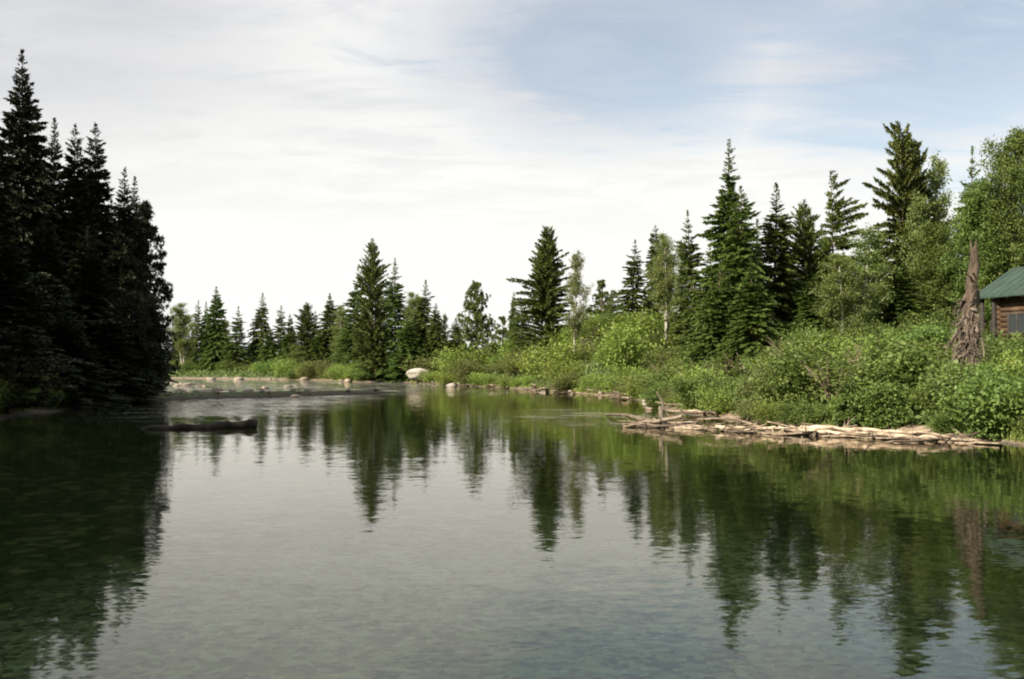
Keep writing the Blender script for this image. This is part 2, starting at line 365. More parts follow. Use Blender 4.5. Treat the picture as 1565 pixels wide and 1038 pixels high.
def conifer(seed, H, prof, name, label, mat, nwh=48, nb=8, twl=.50, tww=.135, up=.25, droop=.45, clear=.03, ntw=74, irr=.26, dead=False, lean=.12,
            rtrunk=.2, tops=None, skip=.06, hang=.35, asym=None, toproll=1.0):
    r = np.random.default_rng(seed); root = empty(name)
    bark = Bag(); crown = Bag(); dd = Bag(); Rm = 0
    for (ox, oy, Hs, z0, sc) in (tops or [(0, 0, H, 0, 1)]):
        tp = trunk_pts(Hs, lean, r)
        sw = sst((tp[:, 2] - z0) / 4)
        tp[:, 0] += ox * sw; tp[:, 1] += oy * sw
        tt = tp[:, 2] / Hs
        tpp = tp[tp[:, 2] >= z0 - .01]
        bark.tube(tpp, rtrunk * sc * (1 - tpp[:, 2] / Hs) ** .8 * (1 + .35 * np.exp(-tpp[:, 2] / .5)) + .012, 7)
        BZ, BA, BL = [], [], []
        zlo = max(clear * Hs, z0 + .02 * Hs); zs = zlo + (Hs * .995 - zlo) * np.linspace(0, 1, int(nwh * 1.25)) ** .8
        zs = np.clip(zs + r.normal(0, .3 * Hs / nwh, len(zs)), .01 * Hs, Hs * .995)
        pa, pb = r.uniform(0, 6.28, 2)
        for z in zs:
            u = 1 - z / Hs
            if u <= .002: continue
            k = max(3, int(nb * (.55 + .45 * min(1, u * 3))))
            a0 = r.uniform(0, 6.28)
            for q in range(k):
                if r.random() < skip: continue
                a = a0 + q * 6.283 / k + r.normal(0, .25)
                l = prof(u) * Hs * sc * (1 + irr * r.normal()) 
                l *= 1 + .12 * math.sin(2 * a + .9 * z + pa) + .09 * math.sin(a - .5 * z + pb)
                if math.sin(3 * a + 1.7 * z + pb) + math.sin(1.3 * z - a + pa) > 1.7: continue
                if asym: l *= max(.15, asym(u, a, r))
                z_ = z + r.normal(0, .3) * Hs / nwh
                BZ.append(min(z_, Hs * .996)); BA.append(a); BL.append(max(l, .06))
        BZ, BA, BL = map(np.array, (BZ, BA, BL)); nbv = len(BZ)
        Rm = max(Rm, np.percentile(BL, 88))
        ub = 1 - BZ / Hs
        b_up = up + .5 * (1 - np.clip(ub * 2.2, 0, 1)) + r.normal(0, .08, nbv)
        b_dr = droop * np.clip(ub * 1.6, .2, 1) + r.normal(0, .07, nbv)
        bx = np.interp(BZ, tp[:, 2], tp[:, 0]); by = np.interp(BZ, tp[:, 2], tp[:, 1])
        dirh = np.stack((np.cos(BA), np.sin(BA)), -1)
        def bp(t, k):
            rr = BL[k] * t
            return np.stack((bx[k] + dirh[k, 0] * rr, by[k] + dirh[k, 1] * rr, BZ[k] + BL[k] * (b_up[k] * t - b_dr[k] * t * t)), -1)
        for k in np.where(BL > .5)[0]:
            t3 = np.linspace(0, .92, 4)
            bark.tube(bp(t3, np.full(4, k)), np.linspace(.012 + BL[k] * .011, .006, 4), 3, cap=False)
        cnt = np.maximum(2, (ntw * np.clip(BL / (prof(.6) * Hs), .15, 1.4)).astype(int))
        K = np.repeat(np.arange(nbv), cnt)
        T = np.clip(r.beta(1.5, 1.05, len(K)) * .9 + .1, 0, 1)
        base = bp(T, K); tng = unit(bp(np.clip(T + .08, 0, 1.1), K) - bp(T - .02, K))
        side = np.where(r.random(len(K)) < .5, 1, -1) * r.uniform(.35, 1.1, len(K))
        side[T > .9] *= .4
        perp = np.stack((-dirh[K, 1], dirh[K, 0], np.zeros(len(K))), -1)
        d = tng * np.cos(side)[:, None] + perp * np.sin(side)[:, None]
        d[:, 2] += r.normal(-hang * .4, .22, len(K)) * np.clip(ub[K] * 3, .3, 1)
        ln = twl * r.uniform(.6, 1.25, len(K)) * np.clip(BL[K] / 1.0, .34, 1.0) * (1.15 - .4 * T)
        crown.cards(kites(base, d, ln, tww * r.uniform(.7, 1.3, len(K)) * np.clip(BL[K] / 1.0, .42, 1), r.uniform(-1.2, 1.2, len(K)) * toproll))
        # hanging sprays that close the crown from the side
        m = r.random(len(K)) < .8
        d2 = tng[m] * .45 + np.stack((r.normal(0, .3, m.sum()), r.normal(0, .3, m.sum()), r.uniform(-1.0, .15, m.sum())), -1)
        crown.cards(kites(base[m], d2, ln[m] * .8, tww * r.uniform(.8, 1.4, m.sum()) * np.clip(BL[K][m], .5, 1), r.uniform(-1.5, 1.5, m.sum())))
        # leader
        n = 16; zz = Hs * (1 - r.uniform(0, .05, n) ** 1.0)
        bb = np.stack((np.interp(zz, tp[:, 2], tp[:, 0]), np.interp(zz, tp[:, 2], tp[:, 1]), zz), -1)
        a = r.uniform(0, 6.28, n)
        crown.cards(kites(bb, np.stack((np.cos(a), np.sin(a), r.uniform(.5, 1.6, n)), -1), np.full(n, .26), np.full(n, .07), r.uniform(-1.5, 1.5, n)))
        if dead:
            low = np.where(BZ < Hs * .42)[0]; kk = np.repeat(low, 7)
            T = r.uniform(.15, .85, len(kk)); base = bp(T, kk) - np.array((0, 0, .12))
            d = unit(np.stack((r.normal(0, 1, len(kk)), r.normal(0, 1, len(kk)), r.normal(-.5, .5, len(kk))), -1))
            dd.cards(kites(base, d, r.uniform(.2, .55, len(kk)), np.full(len(kk), .05), r.uniform(-1.5, 1.5, len(kk))))
    bark.build('trunk', M['bark'], root, True); crown.build('crown', mat, root)
    if dead: dd.build('dead_twigs', M['dead'], root)
    tag(root, label, 'tree')
    return dict(root=root, H=H, R=Rm)

def tufted(seed, H, prof, name, label, mat, nb=110, up=.35, clear=.12, tuft=.6, nt=17, wid=.13, rtrunk=.24, tops=None, lean=.25, asym=None, irr=.22, pertuft=7):
    """pine: limbs ending in upturned tufts of needles"""
    r = np.random.default_rng(seed); root = empty(name); bark = Bag(); crown = Bag(); Rm = 0
    for (ox, oy, Hs, z0, sc) in (tops or [(0, 0, H, 0, 1)]):
        tp = trunk_pts(Hs, lean, r); sw = sst((tp[:, 2] - z0) / 5); tp[:, 0] += ox * sw; tp[:, 1] += oy * sw
        tpp = tp[tp[:, 2] >= z0 - .01]
        bark.tube(tpp, rtrunk * sc * (1 - tpp[:, 2] / Hs) ** .7 + .02, 7)
        for _ in range(nb):
            u = 1 - (max(clear, z0 / Hs) + (1 - max(clear, z0 / Hs)) * r.random() ** .85)
            z = Hs * (1 - u); a = r.uniform(0, 6.28)
            l = prof(u) * Hs * sc * (1 + irr * r.normal())
            if asym: l *= max(.1, asym(u, a, r))
            l = max(l, .25); Rm = max(Rm, prof(u) * Hs)
            e = up * (1.5 - u) + r.normal(0, .1)
            t = np.linspace(0, 1, 5)
            x0 = np.interp(z, tp[:, 2], tp[:, 0]); y0 = np.interp(z, tp[:, 2], tp[:, 1])
            pts = np.stack((x0 + np.cos(a) * l * t, y0 + np.sin(a) * l * t, z + l * (e * t * t * .9 - .1 * t)), -1)
            bark.tube(pts, np.linspace(.015 + .016 * l, .008, 5), 4, cap=False)
            m = max(2, int(pertuft * min(1.5, .4 + l / 2)))
            T = np.clip(r.beta(2.2, 1.1, m), .15, 1)
            c = np.stack([np.interp(T, t, pts[:, k]) for k in range(3)], -1) + r.normal(0, .13, (m, 3)) * np.array((1, 1, .8)) * (.5 + l * .5)
            C = np.repeat(c, nt, 0)
            d = r.normal(0, 1, (len(C), 3)); d[:, 2] += .75; d[:, 0] += np.cos(a) * .7; d[:, 1] += np.sin(a) * .7
            crown.cards(kites(C, d, tuft * r.uniform(.5, 1.1, len(C)), wid * r.uniform(.7, 1.3, len(C)), r.uniform(-1.5, 1.5, len(C))))
    bark.build('trunk', M['bark'], root, True); crown.build('crown', mat, root); tag(root, label, 'tree')
    return dict(root=root, H=H, R=Rm)

def leafy(seed, H, prof, name, label, mat, bark_m, nlimb=34, clear=.22, leaf=.19, ncl=10, perc=26, clr=.42, rtrunk=.14, up=.9, stems=1, spread=.6, cat='tree', parts=('trunk', 'crown')):
    """broad-leaved tree: limbs carrying loose clusters of leaves"""
    r = np.random.default_rng(seed); root = empty(name); bark = Bag(); crown = Bag(); Rm = 0
    for s in range(stems):
        a0 = r.uniform(0, 6.28); Hs = H * (1 if s == 0 else r.uniform(.7, .96)); off = 0 if s == 0 else spread * r.uniform(.5, 1.2)
        tp = trunk_pts(Hs, .25, r); t = tp[:, 2] / Hs
        tp[:, 0] += np.cos(a0) * off * t; tp[:, 1] += np.sin(a0) * off * t
        bark.tube(tp, rtrunk * (1 - t) ** .8 + .014, 7)
        for _ in range(nlimb):
            z = Hs * (clear + (1 - clear) * r.random() ** .9); u = 1 - z / Hs; a = r.uniform(0, 6.28)
            l = max(prof(u) * H * (1 + .28 * r.normal()), .3); Rm = max(Rm, l)
            x0 = np.interp(z, tp[:, 2], tp[:, 0]); y0 = np.interp(z, tp[:, 2], tp[:, 1])
            T = np.linspace(0, 1, 5); e = up * r.uniform(.5, 1.2)
            zt = min(l * e, (Hs - z) + .2)
            pts = np.stack((x0 + np.cos(a) * l * T, y0 + np.sin(a) * l * T, z + zt * T * (1.3 - .3 * T)), -1)
            bark.tube(pts, np.linspace(.012 + .012 * l, .006, 5), 4, cap=False)
            k = max(3, int(ncl * min(1.5, .3 + l / 2)))
            TT = np.clip(r.beta(1.6, 1.1, k), .1, 1)
            c = np.stack([np.interp(TT, T, pts[:, q]) for q in range(3)], -1) + r.normal(0, .22, (k, 3)) * (.4 + .35 * l)
            C = np.repeat(c, perc, 0) + r.normal(0, clr * .5, (k * perc, 3)) * np.array((1, 1, .75))
            d = r.normal(0, 1, (len(C), 3)); d[:, 2] -= .3
            ln = leaf * r.uniform(.6, 1.3, len(C))
            crown.cards(kites(C, d, ln, ln * .62, r.uniform(-1.0, 1.0, len(C)), .5))
    bark.build(parts[0], bark_m, root, True); crown.build(parts[1], mat, root); tag(root, label, cat)
    return dict(root=root, H=H, R=Rm * 1.0)

def shrub(seed, H, spread, name, label, mat, ns=16, leaf=.14, ncl=11, perc=16, clr=.22, narrow=.5, lean=.55, updir=.3):
    r = np.random.default_rng(seed); root = empty(name); st = Bag(); fo = Bag()
    for _ in range(ns):
        a = r.uniform(0, 6.28); sp_ = spread * r.uniform(.1, 1.0) ** .8; h = H * r.uniform(.55, 1.0) * (1 - .28 * (sp_ / spread) ** 2)
        T = np.linspace(0, 1, 6); b0 = r.uniform(0, .25) * spread
        pts = np.stack((np.cos(a) * (b0 + (sp_ - b0) * T ** 1.3), np.sin(a) * (b0 + (sp_ - b0) * T ** 1.3), h * (T * (1.25 - .25 * T)) - .15), -1)
        pts[1:-1, :2] += r.normal(0, .05, (4, 2))
        st.tube(pts, np.linspace(.026, .006, 6), 4, cap=False)
        k = ncl; TT = r.uniform(.08, 1, k) ** .8
        c = np.stack([np.interp(TT, T, pts[:, q]) for q in range(3)], -1) + r.normal(0, .16, (k, 3)) * spread * np.array((.55, .55, .4))
        C = np.repeat(c, perc, 0) + r.normal(0, clr, (k * perc, 3))
        C[:, 2] = np.maximum(C[:, 2], .02)
        d = r.normal(0, 1, (len(C), 3)); d[:, 2] += updir
        ln = leaf * r.uniform(.55, 1.35, len(C))
        fo.cards(kites(C, d, ln, ln * narrow, r.uniform(-.9, .9, len(C)), .5))
    st.build('stems', M['stem'], root, True); fo.build('foliage', mat, root); tag(root, label, 'shrub')
    return dict(root=root, H=H, R=spread)

# ------------------------------------------------------------------ tree prototypes (each is used for its first place)
lin = lambda k, e=1.0: (lambda u: k * u ** e + .007 * min(1, u * 25))
def skirt(k): return lambda u: k * (u ** 1.0) * (1 - .25 * max(0, u - .75) * 2) + .002
def oval(k, pk=.55, tip=.55):
    return lambda u: k * (min(1, (u / pk)) ** tip) * (1 - .35 * max(0, (u - pk) / (1 - pk)) ** 1.5) + .003
P = {}
P['fir_a'] = lambda: conifer(11, 20, lin(.175, 1.25), 'fir_tree', '', M['fir'], dead=True)
P['fir_b'] = lambda: conifer(12, 20, lin(.175, 1.1), 'fir_tree', '', M['fir'], irr=.36, nwh=42, skip=.1)
P['fir_c'] = lambda: conifer(13, 20, lin(.15, .9), 'fir_tree', '', M['fir'], nwh=52, droop=.6, dead=True)
P['fir_d'] = lambda: conifer(14, 20, lin(.19, 1.0), 'fir_tree', '', M['fir'], nwh=55, nb=9, ntw=84, irr=.2, skip=.02)
P['fir_e'] = lambda: conifer(15, 20, lin(.18, 1.25), 'fir_tree', '', M['fir'], nwh=46, nb=8, irr=.34, skip=.08, dead=True, droop=.35, lean=.3)
P['fir_f'] = lambda: conifer(16, 20, lin(.17, 1.2), 'fir_tree', '', M['fir'], nwh=60, nb=7, irr=.3, skip=.12, droop=.6, lean=.22)
P['dark_a'] = lambda: conifer(21, 24, lin(.15, .95), 'fir_tree', '', M['firshade'], nwh=60, nb=11, ntw=74, irr=.2)
P['dark_b'] = lambda: conifer(22, 24, lin(.15, 1.1), 'fir_tree', '', M['firshade'], nwh=58, nb=11, ntw=74, irr=.22, skip=.1)
P['dark_pine'] = lambda: tufted(23, 22, oval(.16, .5, .6), 'pine_tree', '', M['firshade'], nb=170, clear=.05, up=.15)
P['cone_pine'] = lambda: conifer(31, 20, oval(.155, .6, .75), 'pine_tree', '', M['pine'], nwh=44, nb=9, up=.55, droop=.2, ntw=84, dead=True, hang=-.2, irr=.24, rtrunk=.26)
P['col_pine'] = lambda: conifer(32, 16, oval(.2, .68, .72), 'pine_tree', '', M['pine'], nwh=46, nb=9, up=.42, droop=.25, ntw=90, twl=.52, tww=.15, irr=.4, hang=.05, skip=.12, rtrunk=.24, tops=[(0, 0, 16, 0, 1), (1.1, .3, 14.2, 5, .6)])
P['bushy_pine'] = lambda: tufted(33, 13, oval(.26, .62, .62), 'pine_tree', '', M['pine'], nb=115, clear=.1, up=.5, tuft=.5)
P['small_pine'] = lambda: tufted(34, 8, oval(.26, .6, .6), 'pine_tree', '', M['pine'], nb=60, clear=.1, tuft=.5, irr=.35)
P['twin_pine'] = lambda: conifer(35, 20, oval(.13, .4, .45), 'pine_tree', '', M['pine'], nwh=38, nb=8, up=.42, droop=.3, ntw=100, twl=.6, tww=.16, irr=.42, hang=.05, skip=.15, rtrunk=.28, tops=[(0, 0, 20, 0, 1), (2.0, .2, 19.6, 6, .55)])
P['open_pine'] = lambda: conifer(36, 19, oval(.15, .5, .7), 'pine_tree', '', M['fir'], nwh=27, nb=8, up=.3, droop=.35, ntw=100, twl=.6, irr=.3, skip=.1, hang=.1,
                               asym=lambda u, a, r: (.75 + .55 * math.cos(a)) * (1.5 if .22 < u < .3 and math.cos(a) > .6 else 1))
P['birch_a'] = lambda: leafy(41, 13, oval(.13, .5, .6), 'birch_tree', '', M['birch'], M['birchbark'], nlimb=50, clear=.18, up=1.3)
P['birch_b'] = lambda: leafy(42, 13, oval(.15, .55, .6), 'birch_tree', '', M['birch'], M['birchbark'], nlimb=30, stems=3, clear=.2, spread=1.0, up=1.3)
P['broad_a'] = lambda: leafy(43, 18, oval(.19, .45, .5), 'poplar_tree', '', M['broad'], M['bark'], nlimb=85, clear=.12, leaf=.24, perc=30, clr=.6, rtrunk=.25)
P['broad_b'] = lambda: leafy(44, 15, oval(.2, .5, .55), 'poplar_tree', '', M['broad'], M['bark'], nlimb=60, clear=.12, leaf=.23, perc=30, clr=.6, rtrunk=.2, stems=2)
P['young_fir'] = lambda: conifer(45, 5, lin(.28, .9), 'young_fir_tree', '', M['fir'], nwh=26, nb=9, twl=.34, tww=.085, ntw=40, rtrunk=.07, lean=.03)
G1, G2, G3, G4 = ('dark firs along the shaded left shore', 'conifers on the far bank', 'trees behind the middle of the right bank', 'trees on the near right bank')
# kind, px and py of the tip, depth, half width in px, label, group
TREES = [
 ('dark_a', 36, 75, 67, 62, 'tallest dark spire fir at the left edge', G1),
 ('dark_b', -14, 152, 60, 75, 'dark fir cut by the left edge of the photo', G1),
 ('dark_b', 82, 178, 71, 48, 'narrow dark fir just right of the tallest left spire', G1),
 ('dark_a', 111, 190, 70, 50, 'dark pointed fir, third tip from the left among the spires', G1),
 ('dark_a', 151, 190, 72, 56, 'evenly tapered dark fir standing clear, fourth tip from the left', G1),
 ('dark_b', 187, 256, 75, 45, 'shorter dark fir, first step down beyond the tall spires', G1),
 ('dark_b', 209, 270, 79, 40, 'thin-tipped dark fir beside the ragged pine at the end of the left wood', G1),
 ('dark_pine', 228, 312, 77, 36, 'ragged dark pine with side boughs at the right end of the left wood', G1),
 ('dark_a', 62, 330, 62, 70, 'low dark fir filling the gap below the tallest left spire', G1),
 ('dark_b', 128, 345, 66, 66, 'low dark fir below the third and fourth left spires', G1),
 ('dark_pine', 180, 360, 70, 46, 'low dark pine in front of the stepped down left firs', G1),
 ('dark_a', 215, 430, 74, 38, 'short dark fir at the waterside end of the left wood', G1),
 ('dark_a', 5, 360, 54, 90, 'broad dark fir nearest the camera on the left shore', G1),
 ('dark_b', 100, 480, 57, 75, 'small dark fir at the water in front of the left spires', G1),
 ('dark_pine', 235, 480, 79, 22, 'small dark pine on the very tip of the left shore', G1),
 ('dark_b', 165, 470, 65, 60, 'small dark fir at the water left of the tip of the shore', G1),
 ('dark_pine', 30, 395, 80, 60, 'dark pine crown filling the wood behind the tallest left spire', G1),
 ('dark_a', 140, 372, 84, 60, 'dark fir deep in the left wood behind the fourth spire', G1),
 ('dark_b', 195, 335, 86, 46, 'dark fir deep in the left wood behind the stepped down firs', G1),
 ('dark_pine', 85, 420, 66, 60, 'low bushy dark pine in the middle of the left wood', G1),
 ('dark_pine', 20, 500, 47, 70, 'low bushy dark pine at the left edge by the water', G1),
 ('dark_a', 200, 505, 68, 46, 'small dark fir at the waterline near the tip of the left shore', G1),
 ('dark_a', 60, 250, 92, 60, 'dark fir seen between the first and second left spires', G1),
 ('dark_b', 132, 262, 90, 54, 'dark fir seen between the third and fourth left spires', G1),
 ('dark_a', 14, 262, 88, 60, 'dark fir seen left of the tallest left spire', G1),
 ('dark_b', 172, 305, 92, 44, 'dark fir seen right of the fourth left spire', G1),
 ('dark_pine', 100, 330, 92, 60, 'dark pine deep in the middle of the left wood', G1),
 ('dark_pine', 55, 420, 58, 70, 'bushy dark pine close to the water below the tallest left spire', G1),
 # far bank
 ('birch_b', 281, 466, 228, 26, 'round-topped leafy tree at the left end of the far bank', G2),
 ('fir_b', 302, 458, 236, 17, 'slim fir left of a close pair on the far bank', G2),
 ('fir_f', 317, 461, 232, 18, 'second of three close firs at the left of the far bank', G2),
 ('fir_d', 330, 438, 228, 25, 'tallest of the close firs at the left end of the far bank', G2),
 ('birch_a', 348, 490, 235, 16, 'low green tree between the firs at the left of the far bank', G2),
 ('fir_e', 361, 468, 222, 23, 'dark fir standing just left of the open sky gap on the far bank', G2),
 ('fir_f', 400, 448, 226, 24, 'lone blunt-tipped fir right of the sky gap on the far bank', G2),
 ('birch_a', 384, 524, 240, 18, 'low leafy tree in the sky gap of the far bank', G2),
 ('fir_b', 428, 466, 220, 22, 'light green pointed fir right of the lone blunt fir', G2),
 ('fir_c', 445, 480, 230, 14, 'thin far fir between two fuller ones', G2),
 ('cone_pine', 468, 462, 212, 22, 'brownish fir in the middle of the far bank', G2),
 ('fir_e', 484, 476, 224, 20, 'dark fir behind the brownish far fir', G2),
 ('fir_d', 505, 448, 208, 27, 'dense dark fir left of the tall front fir on the far bank', G2),
 ('birch_b', 524, 470, 206, 22, 'light leafy tree in front of the dense dark far fir', G2),
 ('fir_e', 541, 408, 190, 32, 'tall fir touching the left side of the big waterside pine', G2),
 ('cone_pine', 570, 365, 160, 30, 'big cone-shaped pine at the water edge with rusty lower boughs', G2),
 ('fir_a', 603, 395, 172, 34, 'spire fir right behind the big waterside pine', G2),
 ('birch_b', 626, 450, 172, 24, 'pale leafy tree between two spire firs beyond the boulder', G2),
 ('birch_a', 642, 453, 178, 18, 'second pale leafy tree behind the boulder', G2),
 ('fir_f', 652, 428, 164, 28, 'dark spire fir above the pale boulder', G2),
 ('fir_d', 668, 464, 160, 22, 'smaller dark fir right of the spire above the boulder', G2),
 ('birch_a', 679, 482, 168, 14, 'thin leafy tree at the right end of the dark firs', G2),
 ('fir_d', 622, 490, 158, 30, 'low dark fir in the shade behind the boulder', G2),
 ('fir_b', 583, 470, 160, 26, 'low dark fir in the shade right of the waterside pine', G2),
 ('fir_d', 268, 512, 246, 18, 'small dark tree at the far left end of the far bank', G2),
 ('fir_e', 292, 505, 240, 20, 'low dark fir below the slim fir on the far bank', G2),
 ('fir_d', 340, 508, 240, 20, 'small dark fir right of the close three on the far bank', G2),
 ('fir_f', 412, 500, 218, 22, 'low dark fir between the lone blunt fir and the light green fir', G2),
 ('fir_d', 440, 505, 216, 20, 'small fir in front of the thin far fir', G2),
 ('birch_a', 455, 528, 205, 20, 'low leafy tree in front of the brownish far fir', G2),
 ('fir_b', 488, 500, 206, 22, 'fir filling the gap before the dense dark far fir', G2),
 ('birch_b', 520, 515, 192, 24, 'low leafy tree at the foot of the tall fir beside the waterside pine', G2),
 ('fir_d', 556, 470, 176, 26, 'lower dark fir left behind the waterside pine', G2),
 ('fir_d', 640, 505, 170, 26, 'shaded dark fir between the boulder and the spire above it', G2),
 ('fir_d', 685, 515, 160, 20, 'low dark fir at the right end of the shaded wood', G2),
 ('birch_a', 374, 535, 228, 16, 'low bush-like tree right of the fir by the sky gap', G2),
 # middle
 ('fir_d', 699, 487, 150, 22, 'short fir leaning on the bushy pine right of the gap', G3),
 ('bushy_pine', 725, 433, 142, 27, 'bushy pine with open sides standing alone left of mid picture', G3),
 ('small_pine', 765, 485, 135, 17, 'small yellowish pine in the gap right of the lone bushy pine', G3),
 ('fir_c', 784, 446, 140, 11, 'thin pale spire behind the big bushy pine', G3),
 ('fir_e', 800, 458, 128, 22, 'shorter fir on the left flank of the big bushy pine', G3),
 ('col_pine', 835, 347, 114, 41, 'big dense bushy pine at the centre of the slope', G3),
 ('birch_a', 877, 388, 101, 22, 'slender pale birch with white trunk right of the big bushy pine', G3),
 ('small_pine', 917, 430, 116, 20, 'round-topped small pine on the grassy rise', G3),
 ('young_fir', 931, 450, 112, 8, 'little conifer leaning on the small pine of the rise', G3),
 ('fir_e', 966, 366, 102, 28, 'well spaced fir at the crest of the grassy rise', G3),
 ('fir_c', 999, 345, 106, 22, 'dark narrow fir tip behind the pale birch clump', G3),
 ('birch_b', 1017, 362, 92, 28, 'big pale birch clump with several white stems', G3),
 ('fir_e', 1060, 322, 86, 34, 'dark pointed fir left of the tallest fir', G3),
 ('birch_a', 1044, 372, 90, 18, 'pale birch behind the fir left of the tallest', G3),
 ('young_fir', 885, 515, 114, 18, 'low dark young fir under the slender pale birch', G3),
 # right
 ('fir_a', 1111, 213, 70, 54, 'tallest fir of the right bank, a pointed spire', G4),
 ('fir_c', 1135, 284, 67, 44, 'slimmer spire touching the right side of the tallest fir', G4),
 ('fir_f', 1180, 280, 74, 46, 'separate spire fir right of the tallest pair', G4),
 ('fir_d', 1200, 380, 82, 34, 'half hidden dark fir between two right bank spires', G4),
 ('cone_pine', 1229, 306, 76, 34, 'blunt-topped dark conifer left of the open layered pine', G4),
 ('open_pine', 1271, 263, 74, 44, 'open layered pine with long boughs reaching right', G4),
 ('birch_a', 1320, 350, 60, 46, 'light green birch with pale stem in front of the right pines', G4),
 ('birch_b', 1286, 392, 58, 42, 'bushy light birch below the open layered pine', G4),
 ('twin_pine', 1378, 206, 72, 42, 'tall bushy pine with two tops', G4),
 ('birch_a', 1440, 244, 74, 40, 'leafy tree right of the two-topped pine', G4),
 ('fir_e', 1476, 224, 78, 36, 'conifer tip rising behind the leafy trees at right', G4),
 ('broad_b', 1500, 282, 62, 55, 'round leafy poplar above the dead snag', G4),
 ('broad_a', 1551, 206, 60, 62, 'large leafy poplar at the right edge above the cabin roof', G4),
 ('broad_b', 1425, 345, 66, 50, 'lower leafy poplar left of the dead snag', G4),
 ('fir_d', 1372, 395, 62, 44, 'dark fir in the lower part of the two-topped pine', G4),
 ('fir_d', 1245, 420, 66, 40, 'low dark fir under the blunt-topped conifer', G4),
 ('fir_f', 1158, 335, 78, 34, 'dark fir tip between the tallest pair and the separate spire', G4),
 ('fir_e', 1208, 352, 80, 34, 'dark fir between the separate spire and the blunt-topped conifer', G4),
 ('fir_f', 1085, 372, 84, 32, 'dark fir tip just left of the tallest fir', G4),
 ('birch_a', 1410, 300, 70, 36, 'tall pale leafy tree touching the right side of the two-topped pine', G4),
 ('fir_e', 1090, 400, 66, 42, 'lower fir in front of the tallest spire, on its left', G4),
 ('fir_a', 1150, 395, 62, 46, 'lower fir at the foot of the tallest pair, on its right', G4),
 ('broad_b', 1548, 330, 75, 60, 'leafy poplar just behind the green cabin roof', G4),
 ('fir_d', 1422, 300, 84, 50, 'dark fir seen between the two-topped pine and the snag', G4),
 ('fir_d', 1254, 345, 80, 36, 'dark fir behind and left of the open layered pine', G4),
 ('fir_e', 1300, 385, 82, 40, 'dark fir filling the gap behind the bushy light birch', G4),
 ('fir_d', 1345, 340, 88, 34, 'dark fir showing just left of the two-topped pine', G4),
 ('fir_d', 1075, 430, 92, 40, 'shaded fir behind the left foot of the tallest spire', G4),
 ('young_fir', 1341, 502, 40, 36, 'young bright fir at the bank behind the driftwood heap', G4),
 ('young_fir', 1300, 560, 37, 26, 'small dark young fir right behind the driftwood, left of the bright one', G4),
 ('young_fir', 1395, 545, 39, 24, 'slim young fir between the bright young fir and the dead snag', G4),
 ('young_fir', 1128, 545, 50, 30, 'low young fir among shrubs below the tallest spire', G4),
 ('fir_d', 1330, 400, 84, 44, 'dark fir behind the light birch with pale stem', G4),
 ('broad_a', 1600, 250, 74, 70, 'leafy poplar reaching in from beyond the right edge', G4),
]
made = {}
def plant(kind, x, y, H, rad, label, group=None, rz=None, ztop=None):
    z0 = float(height(x, y)) - .08
    if ztop is not None: H = ztop - z0
    if kind not in made:
        made[kind] = P[kind](); o = made[kind]['root']
    else:
        o = copy_tree(made[kind]['root'])
    pr = made[kind]
    o.location = (x, y, z0); o.rotation_euler = (0, 0, random.uniform(0, 6.28) if rz is None else rz)
    s = rad / pr['R']; o.scale = (s, s, H / pr['H'])
    o['label'] = label
    if group: o['group'] = group
    return o
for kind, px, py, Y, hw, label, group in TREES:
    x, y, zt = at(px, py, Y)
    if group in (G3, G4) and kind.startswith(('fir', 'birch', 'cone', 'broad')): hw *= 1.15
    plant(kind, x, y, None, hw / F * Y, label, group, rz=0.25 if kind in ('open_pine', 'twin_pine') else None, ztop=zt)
# the left wood goes on out of the picture and shades its own front
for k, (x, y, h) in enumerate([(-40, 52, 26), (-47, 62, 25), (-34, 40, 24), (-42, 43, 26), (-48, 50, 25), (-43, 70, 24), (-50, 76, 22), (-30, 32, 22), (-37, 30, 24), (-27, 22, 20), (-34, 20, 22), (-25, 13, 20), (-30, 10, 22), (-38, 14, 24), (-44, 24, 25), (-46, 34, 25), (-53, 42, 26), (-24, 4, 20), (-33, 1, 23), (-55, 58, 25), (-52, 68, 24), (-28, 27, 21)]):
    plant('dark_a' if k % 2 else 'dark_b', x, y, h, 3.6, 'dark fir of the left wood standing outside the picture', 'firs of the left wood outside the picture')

# ------------------------------------------------------------------ shrubs
SP = {
 'willow1': lambda: shrub(61, 2.2, 1.15, 'willow_shrub', '', M['willow'], ns=20, leaf=.15, narrow=.32),
 'willow2': lambda: shrub(62, 2.0, 1.3, 'willow_shrub', '', M['willow'], ns=24, leaf=.14, narrow=.38, clr=.26),
 'willow3': lambda: shrub(63, 2.5, 1.0, 'willow_shrub', '', M['brush'], ns=22, leaf=.13, narrow=.35),
 'alder1': lambda: shrub(64, 2.2, 1.35, 'alder_shrub', '', M['alder'], ns=26, leaf=.09, narrow=.75, clr=.2, updir=.8, ncl=18, perc=30),
 'alder2': lambda: shrub(65, 1.9, 1.2, 'alder_shrub', '', M['alder'], ns=22, leaf=.10, narrow=.8, clr=.17, updir=.9, ncl=17, perc=29),
 'brush1': lambda: shrub(66, 1.8, 1.0, 'willow_shrub', '', M['brush'], ns=24, leaf=.12, narrow=.4, ncl=9),
}
madeS = {}
def put_shrub(kind, x, y, h, w, label, group):
    if kind not in madeS: madeS[kind] = SP[kind](); o = madeS[kind]['root']
    else: o = copy_tree(madeS[kind]['root'])
    pr = madeS[kind]; o.location = (x, y, float(height(x, y)) - .05); o.rotation_euler = (0, 0, random.uniform(0, 6.28))
    s = w / pr['R']; o.scale = (s, s, h / pr['H']); o['label'] = label; o['group'] = group
    return o
CAB = np.array((23.5, 46.5))
placed = []
